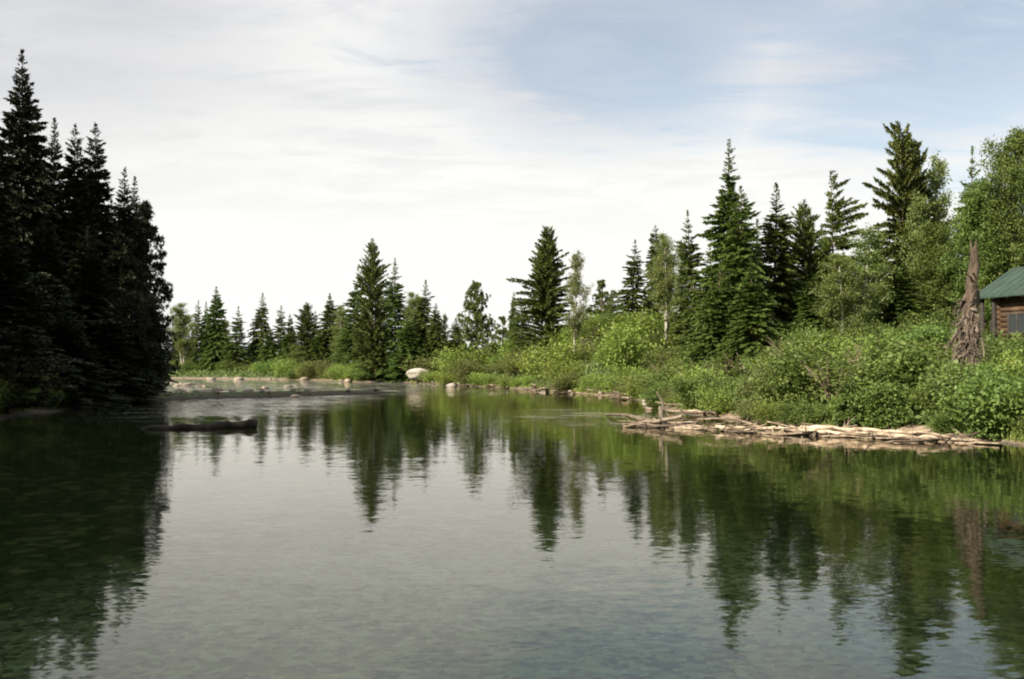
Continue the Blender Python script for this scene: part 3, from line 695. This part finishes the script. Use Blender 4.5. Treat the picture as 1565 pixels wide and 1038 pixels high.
def zone(px, kind):
    nm = 'alder' if kind.startswith('alder') else 'willow'
    look = {'alder': 'bright broad-leaved alder shrub', 'willow': 'feathery light green willow shrub'}[nm]
    if px < 700: w = 'by the pale boulder at the end of the right bank'
    elif px < 800: w = 'on the low slope between boulder and big bushy pine'
    elif px < 950: w = 'on the slope under the big bushy pine and the rise'
    elif px < 1080: w = 'on the bank below the pale birch clump'
    elif px < 1220: w = 'at the foot of the tallest pointed fir'
    elif px < 1430: w = 'behind the driftwood heap, left of the dead snag'
    else: w = 'around the dead snag and the cabin'
    return look + ' ' + w, nm + ' shrubs ' + w
tries = 0
while len(placed) < 262 and tries < 60000:
    tries += 1
    Y = 25 + 128 * random.random() ** 1.25
    px = random.uniform(600, 1620); x = (px - CX) / F * Y
    d = float(sdist(RIGHT, x, Y))
    if d < .2 or d > 30: continue
    if d > 10 and random.random() < .45: continue
    if Y > 135 and px < 640: continue
    if abs(x + 15.8) < 2.6 and 140 < Y < 154: continue
    if (x - 26) ** 2 + (Y - 46) ** 2 < 5.0 ** 2: continue
    if (x - 18.6) ** 2 + (Y - 37) ** 2 < 1.1 ** 2: continue
    sz = min(1.05, .62 + d / 7) * random.choice((.62, .8, .95, 1.1, 1.3)) * random.uniform(.85, 1.15) * (1 + .38 * sst((Y - 60) / 30))
    sp_ = 1.35 * sz * (1 + Y / 150)
    if any((x - a) ** 2 + (Y - b_) ** 2 < (.68 * (sp_ + c)) ** 2 for a, b_, c in placed): continue
    h = 2.3 * sz * random.uniform(.8, 1.2); z0 = float(height(x, Y))
    if px > 1490:
        _, pyt = proj(x, Y, z0 + h)
        if pyt < 512:
            h = h - (512 - pyt) / F * Y
            if h < .7: continue
    if 1440 < px < 1500 and Y < 37:
        _, pyt = proj(x, Y, z0 + h)
        if pyt < 555: h = max(.5, h - (555 - pyt) / F * Y)
    if px > 1200 and Y < 60: kind = random.choice(['alder1', 'alder2', 'alder1', 'willow2', 'willow1'])
    elif Y < 70: kind = random.choice(['alder1', 'willow1', 'willow2', 'willow3', 'brush1'])
    else: kind = random.choice(['willow1', 'willow2', 'willow3', 'brush1', 'willow1'])
    placed.append((x, Y, sp_)); lab, grp = zone(px, kind)
    put_shrub(kind, x, Y, h, sp_ * 1.05, lab, grp)
# shrubs of the far bank and of the shaded left shore
for k in range(34):
    px = 256 + k * 10.4 + random.uniform(-3, 3); Y = 150 + 78 * (1 - sst((px - 300) / 300)) + random.uniform(-2, 4)
    for _ in range(60):
        x = (px - CX) / F * Y
        if float(sdist(RIGHT, x, Y)) > 1.2: break
        Y += 2
    put_shrub(random.choice(['willow1', 'willow2', 'brush1', 'alder1']), x, Y, random.uniform(2.2, 4.6), random.uniform(2.2, 3.2),
              'light green waterside bush on the far bank below the distant firs', 'bushes along the far bank')
for k in range(16):
    t = k / 15; Y = 42 + 39 * t; px = 250 * t + random.uniform(-6, 6) - 10
    x = (px - CX) / F * Y
    for _ in range(60):
        if float(sdist(LEFT, x, Y)) > .9: break
        x -= .4
    put_shrub('alder1', x, Y, random.uniform(1.6, 2.6), 1.5, 'shaded bush at the water under the dark left firs', 'shaded bushes on the left shore')

# leafless grey brush standing in the thicket, and cover at the foot of the snag
for k, (px, Y) in enumerate([(1180, 47), (1150, 50), (1230, 44), (1275, 41), (1110, 54), (1330, 43), (1395, 41), (1060, 60), (1420, 38), (1020, 75), (960, 92), (900, 100), (1455, 40), (1210, 52)]):
    x = (px - CX) / F * Y; r = np.random.default_rng(800 + k); b = Bag()
    for _ in range(26):
        a0 = r.uniform(0, 6.28); l = r.uniform(.8, 2.7); d = np.array((np.cos(a0) * .45, np.sin(a0) * .45, 1.0))
        q = [np.zeros(3), d * l * .5 + r.normal(0, .08, 3), d * l + np.array((np.cos(a0), np.sin(a0), -.3)) * l * .18]
        b.tube(q, [.028, .018, .006], 4, cap=False)
        for _ in range(3):
            f = r.uniform(.3, .9); e = q[0] * (1 - f) + q[2] * f; dd_ = unit(d + r.normal(0, .7, 3)) * r.uniform(.2, .6); b.tube([e, e + dd_], [.012, .004], 3, cap=False)
    o = b.build('bare_shrub', M['drift'] if k % 2 else M['rootwood']); o.location = (x, Y, float(height(x, Y)) - .05)
    tag(o, 'leafless twiggy shrub standing among the green bushes of the right bank', 'shrub', 'leafless shrubs on the right bank')
for px, Y, h in ((1450, 35.2, 2.1), (1476, 34.8, 2.2), (1500, 35.2, 2.4), (1462, 36, 1.8), (1505, 36, 2.4)):
    x = (px - CX) / F * Y; z0 = float(height(x, Y)); h = min(h, max(.7, at(px, 546, Y)[2] - z0))
    put_shrub('alder1' if px % 4 else 'alder2', x, Y, h, 1.0, 'leafy alder shrub hiding the foot of the dead snag', 'alder shrubs in front of the snag')

# ------------------------------------------------------------------ ground cover (cannot be counted)
def scatter(n, fn):
    xs, ys = [], []
    while len(xs) < n:
        Y = 24 + 136 * rng.random(n) ** 1.5; px = rng.uniform(590, 1640, n); x = (px - CX) / F * Y
        d = sdist(RIGHT, x, Y); ok = fn(d, Y)
        xs.extend(x[ok]); ys.extend(Y[ok])
    return np.array(xs[:n]), np.array(ys[:n])
x, y = scatter(26000, lambda d, Y: (d > .25) & (d < 2.6) & (rng.random(d.shape) < np.exp(-d)) & ((Y > 50) | (rng.random(d.shape) < .12)))
keep = (np.sin(x * 1.1) + np.sin(y * .63 + 1) + .5 * np.sin(x * 3.3 + y * 2)) > -.1; x, y = x[keep], y[keep]
z = height(x, y); n = len(x); b = Bag()
d = rng.normal(0, .28, (n, 3)); d[:, 2] = 1
b.cards(kites(np.stack((x, y, z - .03), -1), d, rng.uniform(.18, .48, n), rng.uniform(.02, .05, n) * (1 + y / 90), rng.uniform(-1.5, 1.5, n)))
tag(b.build('grass', M['grass']), 'bright green shore grass between driftwood and shrubs', 'grass', kind='stuff')
x, y = scatter(90000, lambda d, Y: (d > .9) & (d < 34))
z = height(x, y); n = len(x); b = Bag()
d = rng.normal(0, 1, (n, 3)); d[:, 2] += .6
ln = rng.uniform(.12, .3, n) * (1 + y / 160)
b.cards(kites(np.stack((x, y, z + rng.random(n) ** 1.6 * .9), -1), d, ln, ln * .55, rng.uniform(-1, 1, n), .5))
tag(b.build('undergrowth', M['under']), 'low leafy undergrowth covering the right bank between shrubs', 'undergrowth', kind='stuff')

n = 30000; px = rng.uniform(245, 700, n); Y = rng.uniform(150, 250, n); x = (px - CX) / F * Y; d = sdist(RIGHT, x, Y)
k_ = (d > .8) & (d < 22); x, y = x[k_], Y[k_]; z = height(x, y); n = len(x); b = Bag()
d = rng.normal(0, 1, (n, 3)); d[:, 2] += 1.0; ln = rng.uniform(.3, .8, n)
b.cards(kites(np.stack((x, y, z + rng.random(n) ** 1.6 * .8), -1), d, ln, ln * .5, rng.uniform(-1, 1, n), .5))
tag(b.build('undergrowth', M['under']), 'low leafy undergrowth along the far bank', 'undergrowth', kind='stuff')

# ------------------------------------------------------------------ boulder and stones
def rock(name, loc, size, mat, seed, label, group=None, sub=3):
    bm = bmesh.new(); bmesh.ops.create_icosphere(bm, subdivisions=sub, radius=1); r = np.random.default_rng(seed)
    dirs = unit(r.normal(0, 1, (9, 3))); off = r.uniform(.5, .92, 9); ph = r.uniform(0, 6, 6)
    for v in bm.verts:
        p = np.array(v.co)
        for dv, o_ in zip(dirs, off):
            q = p @ dv
            if q > o_: p = p - dv * (q - o_) * .85
        p *= 1 + .05 * math.sin(p[0] * 5 + ph[0]) + .05 * math.sin(p[1] * 6 + ph[1]) + .04 * math.sin(p[2] * 7 + ph[2])
        v.co = p * np.array(size)
    for f in bm.faces: f.smooth = True
    me = bpy.data.meshes.new(name); bm.to_mesh(me); bm.free(); me.materials.append(mat)
    o = bpy.data.objects.new(name, me); COL.objects.link(o); o.location = loc; o.rotation_euler = (0, 0, r.uniform(0, 6) if group else 0)
    return tag(o, label, 'rock', group)
x, y, z = at(640, 570, 147)
rock('boulder', (x, y, z - .35), (2.3, 1.6, 1.2), M['boulder'], 3, 'large pale boulder on the point at the end of the right bank', sub=4)
x, y, z = at(472, 594, 82)
rock('stone', (x, y, .18), (.62, .5, .38), M['stone'], 5, 'roundish reddish stone on the right part of the left gravel bar')
spots = [(331, 588, 100), (288, 583, 130), (355, 593, 92), (300, 592, 92), (406, 586, 110), (322, 578, 190), (276, 583, 130), (345, 577, 205), (440, 586, 115), (264, 580, 160), (380, 592, 93), (316, 594, 88), (365, 579, 185)]
for k, (px, py, Y) in enumerate(spots):
    x = (px - CX) / F * Y; s = random.uniform(.35, .75) * (Y / 110)
    rock('stone', (x, Y, .05), (s * 1.3, s, s * .55), M['stone'], 70 + k, 'brown stone breaking the shallow water beyond the left gravel bar', 'stones in the left shallows', sub=2)
for k in range(18):
    px = random.uniform(262, 560); Y = random.uniform(74, 135); x = (px - CX) / F * Y
    if max(float(sdist(RIGHT, x, Y)), float(sdist(LEFT, x, Y))) > -1: continue
    s_ = random.uniform(.25, .7)
    rock('stone', (x, Y, 0), (s_ * 1.7, s_, s_ * .5), M['stone'], 500 + k, 'low wet rock breaking the riffle by the left gravel bar', 'rocks in the riffle', sub=2)
for k in range(26):
    t = random.random(); x = -30 + 17 * t; Y = 69.5 + (x + 30) * 1.05 + random.uniform(-1.4, 1.4) * (1.1 - t)
    s = random.uniform(.12, .3)
    rock('stone', (x, Y, max(0, float(height(x, Y))) + .02), (s * 1.4, s, s * .7), M['stone'], 120 + k, 'small dark stone lying on the low gravel bar at left', 'stones on the left gravel bar', sub=2)
for k in range(8):
    px = 258 + 285 * random.random(); Y = 232
    for _ in range(150):
        x = (px - CX) / F * Y
        if float(sdist(RIGHT, x, Y)) < .3: break
        Y -= 1
    s_ = random.choice((.25, .35, .5, 1.0)) * random.uniform(.8, 1.2); rock('stone', (x, Y, .1), (s_ * 1.5, s_, s_ * .6), M['stone'], 400 + k, 'stone at the waterline of the far bank', 'stones along the far shore', sub=2)
x, y, z = at(992, 624, 2.5 * F / (626 - HZ))
rock('stone', (x, y, .04), (.32, .25, .14), M['stone'], 11, 'dark stone in the water left of the forked upright stump')
x, y, z = at(690, 592, 118)
rock('stone', (x, y, .1), (.7, .5, .4), M['boulder'], 12, 'pale flat rock at the shore right of the boulder')
x, y, z = at(1031, 612, 56); rock('stone', (x + .6, y, .35), (.5, .4, .35), M['boulder'], 13, 'pale rock on the shore grass below the birch clump')
for k in range(30):
    Y = random.uniform(58, 150)
    for _ in range(200):
        px = random.uniform(620, 1040); x = (px - CX) / F * Y
        if 0 < float(sdist(RIGHT, x, Y)) < 1.0: break
    else: continue
    s = random.uniform(.18, .42)
    rock('stone', (x, Y, float(height(x, Y)) + .05), (s * 1.4, s, s * .7), M['stone'] if k % 3 else M['boulder'], 200 + k, 'stone on the strip of shore along the middle of the right bank', 'stones on the right shore', sub=2)

# ------------------------------------------------------------------ driftwood
def log(p0, p1, r0, r1, mat, label, group=None, name='driftwood_log', seed=0, bend=.035, stubs=0, k=7, n=9, cat='driftwood'):
    r = np.random.default_rng(1000 + seed); p0 = np.array(p0, float); p1 = np.array(p1, float); c = (p0 + p1) / 2
    t = np.linspace(0, 1, n)[:, None]; Ln = np.linalg.norm(p1 - p0)
    pts = (p0 - c) * (1 - t) + (p1 - c) * t
    pts += np.sin(t * np.pi) * r.normal(0, bend, 3) * Ln * .6 + np.sin(t * 2 * np.pi) * r.normal(0, bend * .4, 3) * Ln * .5 + r.normal(0, .3 * r0, (n, 3))
    rad = (r0 + (r1 - r0) * t) * (1 + r.normal(0, .17, (n, k)))
    b = Bag(); b.tube(pts, rad, k)
    dirn = (p1 - p0) / Ln
    for _ in range(stubs):
        q = r.uniform(.15, .9); base = np.array([np.interp(q, t[:, 0], pts[:, a]) for a in range(3)])
        d = unit(r.normal(0, 1, 3) + dirn * .8 + np.array((0, 0, .5))); l = r.uniform(.2, .7)
        b.tube([base, base + d * l * .5 + r.normal(0, .03, 3), base + d * l], [r0 * .35, r0 * .25, r0 * .12], 5)
    o = b.build(name, mat, smooth=True); o.location = c
    return tag(o, label, cat, group)
def wl(px, py):                       # a point on the water seen at that pixel
    Y = CAM_H * F / (py - HZ); return (px - CX) / F * Y, Y
# long drowned log, left
a = wl(232, 656); c_ = wl(386, 655)
log((a[0] - .4, a[1], -.03), (c_[0], c_[1] + .6, .14), .12, .19, M['driftdark'], 'soaked, shade-darkened log lying alone in the water at left, thick end right', seed=1, bend=.003, n=16, stubs=2)
# the heap along the right shore
line = [wl(px, py) for px, py in ((962, 652), (1030, 655), (1100, 659), (1200, 664), (1300, 669), (1400, 673), (1500, 678))]
lx = np.array([p[0] for p in line]); ly = np.array([p[1] for p in line])
def on(px_):
    t = np.interp(px_, (962, 1030, 1100, 1200, 1300, 1400, 1500), range(7)); return np.interp(t, range(7), lx), np.interp(t, range(7), ly)
a = on(1000); e = wl(926, 636)
log((e[0], e[1], .05), (a[0] + .1, a[1] + .3, .20), .05, .13, M['drift'], 'long pale log pointing out over the current at the left end of the heap', seed=2, bend=.02)
a = on(963); e = on(1046)
log((a[0], a[1], .12), (e[0], e[1] + .4, .50), .055, .085, M['drift'], 'slanting log lying across the top of the heap beside the forked stump', seed=3, bend=.02, stubs=2)
# forked upright stump
sx, sy = on(1012); sy += .3
st = empty('forked_stump', (sx, sy, 0)); tag(st, 'white forked stump standing upright at the left end of the heap', 'driftwood')
b = Bag(); b.tube([(0.1, 0, -.2), (.05, 0, .25), (0, 0, .55), (-.06, 0, .82)], [.13, .12, .11, .05], 8); b.build('trunk', M['bleached'], st, True)
b = Bag(); b.tube([(.02, 0, .5), (.09, 0, .75), (.08, .02, .95), (-.1, .05, 1.22), (-.22, .05, 1.36)], [.08, .06, .045, .03, .015], 6); b.build('branch', M['bleached'], st, True)
b = Bag(); b.tube([(-.05, 0, .05), (-.22, 0, .22), (-.36, 0, .36)], [.09, .07, .04], 6); b.build('root', M['bleached'], st, True); st.scale = (.9, .9, 1.1)
zones = ((1080, 'left third of the driftwood heap, below the tallest fir'), (1260, 'middle of the driftwood heap'), (1600, 'right part of the driftwood heap, below the snag'))
for k in range(96):
    px = 962 + 545 * random.random() ** .92; x, y = on(px)
    l = random.uniform(.9, 3.6) * (.7 if px < 1080 else 1); big = random.random() < .13
    r0 = random.uniform(.05, .085) if big else random.uniform(.018, .045)
    th = math.atan2(-.55, 1) + random.gauss(0, .28 if big else .5)
    y += random.uniform(-.1, .8) * (.8 if px < 1230 else 1.15); z = .04 + random.random() ** 2.4 * (.14 if px < 1120 else .21)
    h = random.gauss(.02, .09) * l
    w = [t for lim, t in zones if px < lim][0]
    s = random.choice((-1, 1)); dx, dy = math.cos(th) * l / 2 * s, math.sin(th) * l / 2 * s
    x = min(x, float(lx[-1]) - abs(dx) + .15)
    kind = 'thick weathered log' if big else 'thin weathered branch'
    log((x - dx, y - dy, max(.02, z - h / 2)), (x + dx, y + dy, max(.02, z + h / 2)), r0, r0 * random.uniform(.35, .8), M['drift'] if random.random() < .7 else M['rootwood'],
        '%s in the %s' % (kind, w), '%s, %s' % (('thick logs' if big else 'thin branches'), w), 'driftwood_log' if big else 'driftwood_branch', 10 + k, random.choice((.015, .03, .08)), stubs=random.choice((0, 1, 2, 3)) if l > 1.1 else 0, k=8 if big else 6)
# long trunks that hold the heap together
for k, (p, q, dz, lab) in enumerate([(1095, 1235, .16, 'long straight trunk along the front of the heap, left of its middle'), (1190, 1370, .22, 'long bleached trunk along the middle of the heap'), (1330, 1490, .14, 'long low trunk at the water along the right end of the heap'), (1230, 1420, .28, 'long trunk lying on top of the right half of the heap')]):
    a = on(p); e = on(q)
    log((a[0], a[1] + .15 + .25 * (k == 3), dz), (e[0], e[1] + .2, dz - .04), .10, .05, M['drift'], lab, seed=140 + k, bend=.012, stubs=4, n=16)
# root tangle and shore wood further along the bank
def shorewood(n, p0, p1, label, group, lo, hi, seed, rad=(.04, .14)):
    for k in range(n):
        for _ in range(400):
            px = random.uniform(p0, p1); Y = random.uniform(45, 150); x = (px - CX) / F * Y
            d = float(sdist(RIGHT, x, Y))
            if lo < d < hi: break
        else: continue
        l = random.uniform(1.2, 4.5); th = random.gauss(math.atan2(25, -8) if px < 860 else math.atan2(8, -4), .5); z = max(0, float(height(x, Y))) + random.uniform(.06, .3)
        dx, dy = math.cos(th) * l / 2, math.sin(th) * l / 2; r0 = random.uniform(*rad)
        log((x - dx, Y - dy, z), (x + dx, Y + dy, z + random.gauss(.03, .12)), r0, r0 * .5, M['drift'] if random.random() < .75 else M['rootwood'], label, group, 'driftwood_log', seed + k, .06, stubs=random.choice((0, 1, 2)))
shorewood(26, 800, 960, 'bleached log on the shore below the big bushy pine', 'shore logs below the big bushy pine', -.9, .9, 300)
shorewood(20, 640, 800, 'bleached log on the shore between the boulder and the pine', 'shore logs by the boulder', -.8, 1.0, 340)
shorewood(8, 1030, 1200, 'short log on the bank behind the driftwood heap', 'logs on the bank behind the heap', -.3, .8, 370, (.04, .09))
a = wl(955, 604); b = Bag(); r = np.random.default_rng(5)
for k in range(26):
    d = unit(r.normal(0, 1, 3) * np.array((1, .6, .8)) + np.array((.1, 0, .5))); l = r.uniform(.5, 1.3)
    q = np.array((.1, .1, .35)); b.tube([q, q + d * l * .5 + r.normal(0, .08, 3), q + d * l + r.normal(0, .1, 3)], [.09, .05, .015], 5)
b.tube([(.1, .1, .35), (1.2, .3, .3), (2.6, .8, .35)], [.2, .16, .1], 8)
o = b.build('root_tangle', M['rootwood'], smooth=True); o.location = (a[0], a[1], 0); tag(o, 'brown upturned root tangle at the right end of the middle shore logs', 'driftwood')

# ------------------------------------------------------------------ dead snag with hanging roots
x, y, z = at(1479, 575, 37); zg = float(height(x, y))
sn = empty('dead_snag', (x, y, zg)); tag(sn, 'dead broken trunk with a mantle of hanging roots left of the cabin', 'snag')
top = at(1491, 376, 37); hh = top[2] - zg; ox = top[0] - x
b = Bag(); n = 18; t = np.linspace(0, 1, n); r = np.random.default_rng(9)
pts = np.stack((.04 * np.sin(t * 7) + ox * t - .05, .05 * np.sin(t * 5), hh * t), -1)
rad = np.interp(t, (0, .35, .6, .72, .9, 1), (.36, .33, .27, .22, .17, .05))[:, None] * (1 + r.normal(0, .2, (n, 9)))
b.tube(pts, rad, 9); 
for k in range(9):
    a0 = r.uniform(0, 6.28); e = pts[-4 + k % 3] + np.array((np.cos(a0), np.sin(a0), 0)) * .11; h0 = r.uniform(.25, .75)
    b.tube([e, e + (np.cos(a0) * .02, np.sin(a0) * .02, h0 * .6), e + (np.cos(a0) * .04, np.sin(a0) * .04, h0)], [.07, .045, .006], 5)
for k in range(7):
    e = pts[r.integers(7, 15)]; a0 = r.uniform(2, 5); l = r.uniform(.4, .9); d = np.array((np.cos(a0), np.sin(a0), r.uniform(-.2, .5))) * l
    b.tube([e, e + d * .5, e + d + r.normal(0, .06, 3)], [.06, .04, .012], 5)
b.build('trunk', M['snagwood'], sn, True)
b = Bag()
bund = [(r.uniform(1.6, 5.2), r.uniform(.2, .70)) for _ in range(17)]
for k in range(150):
    ba, bz = bund[k % 17]
    z0 = hh * np.clip(bz + r.normal(0, .04), .16, .70); a0 = ba + r.normal(0, .35)
    zb = max(z0 - r.uniform(.2, 2.2) + (.9 if k % 6 == 0 else 0), .15); fl = 1 - .5 * (z0 + zb) / 2 / hh
    end_r = r.uniform(.08, .32) + .42 * max(0, 1 - zb / (hh * .6)) * r.uniform(.3, 1)
    cx, cy = np.interp(z0, pts[:, 2], pts[:, 0]), np.interp(z0, pts[:, 2], pts[:, 1])
    T = np.linspace(0, 1, 8); a1 = a0 + r.normal(0, .6)
    rr = .2 + (end_r - .0) * T ** .8
    q = np.stack((cx * (1 - .5 * T) + np.cos(a0 + (a1 - a0) * T) * rr, cy + np.sin(a0 + (a1 - a0) * T) * rr, z0 + (zb - z0) * T ** 1.15), -1)
    wv = np.cumsum(r.normal(0, .055, (8, 3)), 0); q[1:] += wv[1:] - wv[0]
    r0 = r.uniform(.012, .032) if k % 4 else r.uniform(.05, .10)
    b.tube(q, np.linspace(r0, r0 * .3, 8), 5, cap=False)
    for _ in range(2):
        e = q[r.integers(2, 7)]; d = unit(r.normal(0, 1, 3) + np.array((0, 0, -.5))) * r.uniform(.15, .5)
        b.tube([e, e + d * .5 + r.normal(0, .05, 3), e + d], [r0 * .5, .012, .006], 4, cap=False)
b.build('hanging_roots', M['snagroot'], sn, True)

# ------------------------------------------------------------------ cabin
zc = 3.0
cb = empty('log_cabin', (CAB[0], CAB[1], zc), math.atan2(-.94, .35)); tag(cb, 'log cabin with green roof at the right edge above the bank', 'cabin')
EH = 6.05 - zc; LX, DY = 8.0, 6.0; OV = .75
def wall(bag):
    rl = .135; nlog = int((EH - .1) / (2 * rl - .02)); z = rl - .3
    while z < EH - .12:
        for (p, q) in (((.75, OV, z), (LX, OV, z)), ((.75, DY - OV, z), (LX, DY - OV, z)), ((1.05, OV - .3, z + rl), (1.05, DY - OV + .3, z + rl)), ((LX - .3, OV - .3, z + rl), (LX - .3, DY - OV + .3, z + rl))):
            n = 6; t = np.linspace(0, 1, n)[:, None]; bag.tube(np.array(p) * (1 - t) + np.array(q) * t, np.full(n, rl + .006), 10)
        z += 2 * rl - .015
b = Bag(); wall(b); b.build('log_wall', M['logwall'], cb, True)
m, nt, out = newmat('green_roofing'); tc = nd(nt, 'TexCoord'); mp = nd(nt, 'Mapping'); mp.inputs['Scale'].default_value = (1, .35, 1); L(nt, tc.outputs['Object'], mp.inputs[0])
n1 = noise(nt, mp.outputs[0], 2.5, 6, .65); col = mixc(nt, smooth(nt, n1, .35, .7), (.012, .030, .020), (.026, .050, .035))
p = nd(nt, 'BsdfPrincipled'); L(nt, col, p.inputs['Base Color']); p.inputs['Roughness'].default_value = .6; L(nt, p.outputs[0], out.inputs[0]); M['roof'] = m
sl = .56; rise = sl * DY / 2
b = Bag()
for s in (0, 1):
    y0, y1 = (0, DY / 2) if s == 0 else (DY, DY / 2)
    vv = [(-.1, y0, EH), (LX + .5, y0, EH), (LX + .5, y1, EH + rise), (-.1, y1, EH + rise)]
    lo = [(a_, b_, c_ - .07) for a_, b_, c_ in vv]
    b.add(vv + lo, [(0, 1, 2, 3), (4, 7, 6, 5), (0, 4, 5, 1), (1, 5, 6, 2), (3, 7, 4, 0)])
for k in range(17):                                       # standing seams of the sheet roof
    xx = .2 + k * .5
    for s in (0, 1):
        y0 = .01 if s == 0 else DY - .01
        b.tube([(xx, y0, EH + .012), (xx, DY / 2, EH + rise + .012)], [.018, .018], 4)
b.build('roof', M['roof'], cb)
for k in range(10):
    b = Bag(); xx = .35 + k * .85; b.tube([(xx, .06, EH - .14 + .03), (xx, 1.5, EH - .14 + .03 + 1.44 * sl)], [.065, .065], 8); b.build('rafter', M['logwall'], cb, True)
for xx, yy in ((.35, .35), (1.05, .36), (4.6, .40)):
    b = Bag(); b.tube([(xx, yy, -.6), (xx, yy, 1.2), (xx, yy, EH - .03)], [.12, .115, .11], 9); b.build('post', M['darkwood'], cb, True)
mg, nt, out = newmat('window_glass'); p = nd(nt, 'BsdfPrincipled'); p.inputs['Base Color'].default_value = (.03, .035, .04, 1); p.inputs['Roughness'].default_value = .12; L(nt, p.outputs[0], out.inputs[0])
for xx in (1.75, 5.2):
    b = Bag(); b.box(xx, xx + .9, OV - .165, OV - .145, 1.25, 2.1); w = b.build('window', mg, cb)
    f = Bag()
    for x0, x1, z0, z1 in ((xx - .1, xx, 1.15, 2.2), (xx + .9, xx + 1.0, 1.15, 2.2), (xx, xx + .9, 1.15, 1.25), (xx, xx + .9, 2.1, 2.2), (xx + .42, xx + .48, 1.25, 2.1)): f.box(x0, x1, OV - .20, OV - .13, z0, z1)
    f.build('frame', M['darkwood'], w)
b = Bag(); b.box(.55, .95, .62, .82, 0.3, 1.9); b.build('corner_board', M['darkwood'], cb)

# ------------------------------------------------------------------ sky and sun
SUN_EL, SUN_AZ = 34.0, 230.0                     # azimuth clockwise from +Y: from the left, a little behind
w = bpy.data.worlds.new('World'); S.world = w; w.use_nodes = True; nt = w.node_tree; nt.nodes.clear()
wo = nd(nt, 'OutputWorld'); bg = nd(nt, 'Background'); bg.inputs['Strength'].default_value = .063; L(nt, bg.outputs[0], wo.inputs[0])
sky = nd(nt, 'TexSky', sky_type='NISHITA'); sky.sun_disc = False; sky.sun_elevation = R(SUN_EL); sky.sun_rotation = R(SUN_AZ); sky.dust_density = 1.2
tc = nd(nt, 'TexCoord'); D = tc.outputs['Generated']; sp = nd(nt, 'SeparateXYZ'); L(nt, D, sp.inputs[0])
dz = math_(nt, 'MAXIMUM', sp.outputs[2], .04)
u = math_(nt, 'DIVIDE', sp.outputs[0], math_(nt, 'ADD', dz, .12)); v = math_(nt, 'DIVIDE', sp.outputs[1], math_(nt, 'ADD', dz, .12))
cv = nd(nt, 'CombineXYZ'); L(nt, u, cv.inputs[0]); L(nt, v, cv.inputs[1])
mp = nd(nt, 'Mapping'); mp.inputs['Rotation'].default_value = (0, 0, R(28)); mp.inputs['Scale'].default_value = (.9, 1.9, 1); mp.inputs['Location'].default_value = (3.1, 1.7, 0); L(nt, cv.outputs[0], mp.inputs[0])
c1 = noise(nt, mp.outputs[0], 1.0, 9, .60, .5); c2 = noise(nt, mp.outputs[0], 2.6, 8, .62, .8)
def patch(px, py, rx, ry):
    x_, y_, z_ = at(px, py, 1000.0); c = unit(np.array((x_, y_, z_ - CAM_H)))
    sb = nd(nt, 'VectorMath', operation='SUBTRACT'); L(nt, D, sb.inputs[0]); sb.inputs[1].default_value = c
    ml = nd(nt, 'VectorMath', operation='MULTIPLY'); L(nt, sb.outputs[0], ml.inputs[0]); ml.inputs[1].default_value = (F / rx, F / rx * .3, F / ry)
    ln = nd(nt, 'VectorMath', operation='LENGTH'); L(nt, ml.outputs[0], ln.inputs[0])
    return ln.outputs['Value']
dist = math_(nt, 'MINIMUM', patch(930, 85, 260, 130), patch(1480, 50, 270, 150))
dist = math_(nt, 'MINIMUM', dist, patch(1180, -70, 420, 130))
dist = math_(nt, 'ADD', dist, math_(nt, 'MULTIPLY_ADD', c1, 2.4, -1.2))
dist = math_(nt, 'ADD', dist, math_(nt, 'MULTIPLY_ADD', c2, 1.6, -.8))
cover = smooth(nt, dist, .35, 1.35)
high = smooth(nt, sp.outputs[2], .06, .34)
shade = math_(nt, 'MULTIPLY', smooth(nt, math_(nt, 'MULTIPLY_ADD', c2, .5, math_(nt, 'MULTIPLY', c1, .5)), .40, .60), high)
K = 6.667
ccol = mixc(nt, math_(nt, 'MULTIPLY', shade, .75), tuple(K * q for q in (1.045, 1.035, .995)), tuple(K * q for q in (.72, .735, .77)))
ccol = mixc(nt, math_(nt, 'MULTIPLY', smooth(nt, sp.outputs[2], .14, .40), .8), ccol, mixc(nt, shade, tuple(K * q for q in (.98, .975, .96)), tuple(K * q for q in (.76, .77, .80))))
dg = math_(nt, 'ADD', patch(-40, -20, 430, 260), math_(nt, 'MULTIPLY_ADD', c2, 1.2, -.6))
ccol = mixc(nt, math_(nt, 'MULTIPLY', smooth(nt, math_(nt, 'MULTIPLY', dg, -1), -1.25, -.15), .5), ccol, tuple(K * q for q in (.50, .515, .57)))
skyc = mixc(nt, 1.0, sky.outputs[0], (1.0, 1.0, .95), 'MULTIPLY')
fin = mixc(nt, math_(nt, 'MULTIPLY_ADD', cover, .62, .38), skyc, ccol)
L(nt, fin, bg.inputs['Color'])
sun = bpy.data.lights.new('sun', 'SUN'); sun.energy = 5.0; sun.angle = R(.6); sun.color = (1, .89, .69)
so = bpy.data.objects.new('sun', sun); COL.objects.link(so)
sd = Vector((math.sin(R(SUN_AZ)) * math.cos(R(SUN_EL)), math.cos(R(SUN_AZ)) * math.cos(R(SUN_EL)), math.sin(R(SUN_EL))))
so.rotation_euler = sd.to_track_quat('Z', 'Y').to_euler(); so.location = sd * 60

# ------------------------------------------------------------------ render settings
S.render.engine = 'CYCLES'
S.view_settings.view_transform = 'Standard'; S.view_settings.look = 'None'; S.view_settings.exposure = 1.25; S.view_settings.gamma = 1
S.cycles.use_denoising = True
S.cycles.filter_width = 2.0
S.cycles.max_bounces = 8; S.cycles.transparent_max_bounces = 8; S.cycles.diffuse_bounces = 2; S.cycles.glossy_bounces = 3
S.cycles.caustics_reflective = False; S.cycles.caustics_refractive = False
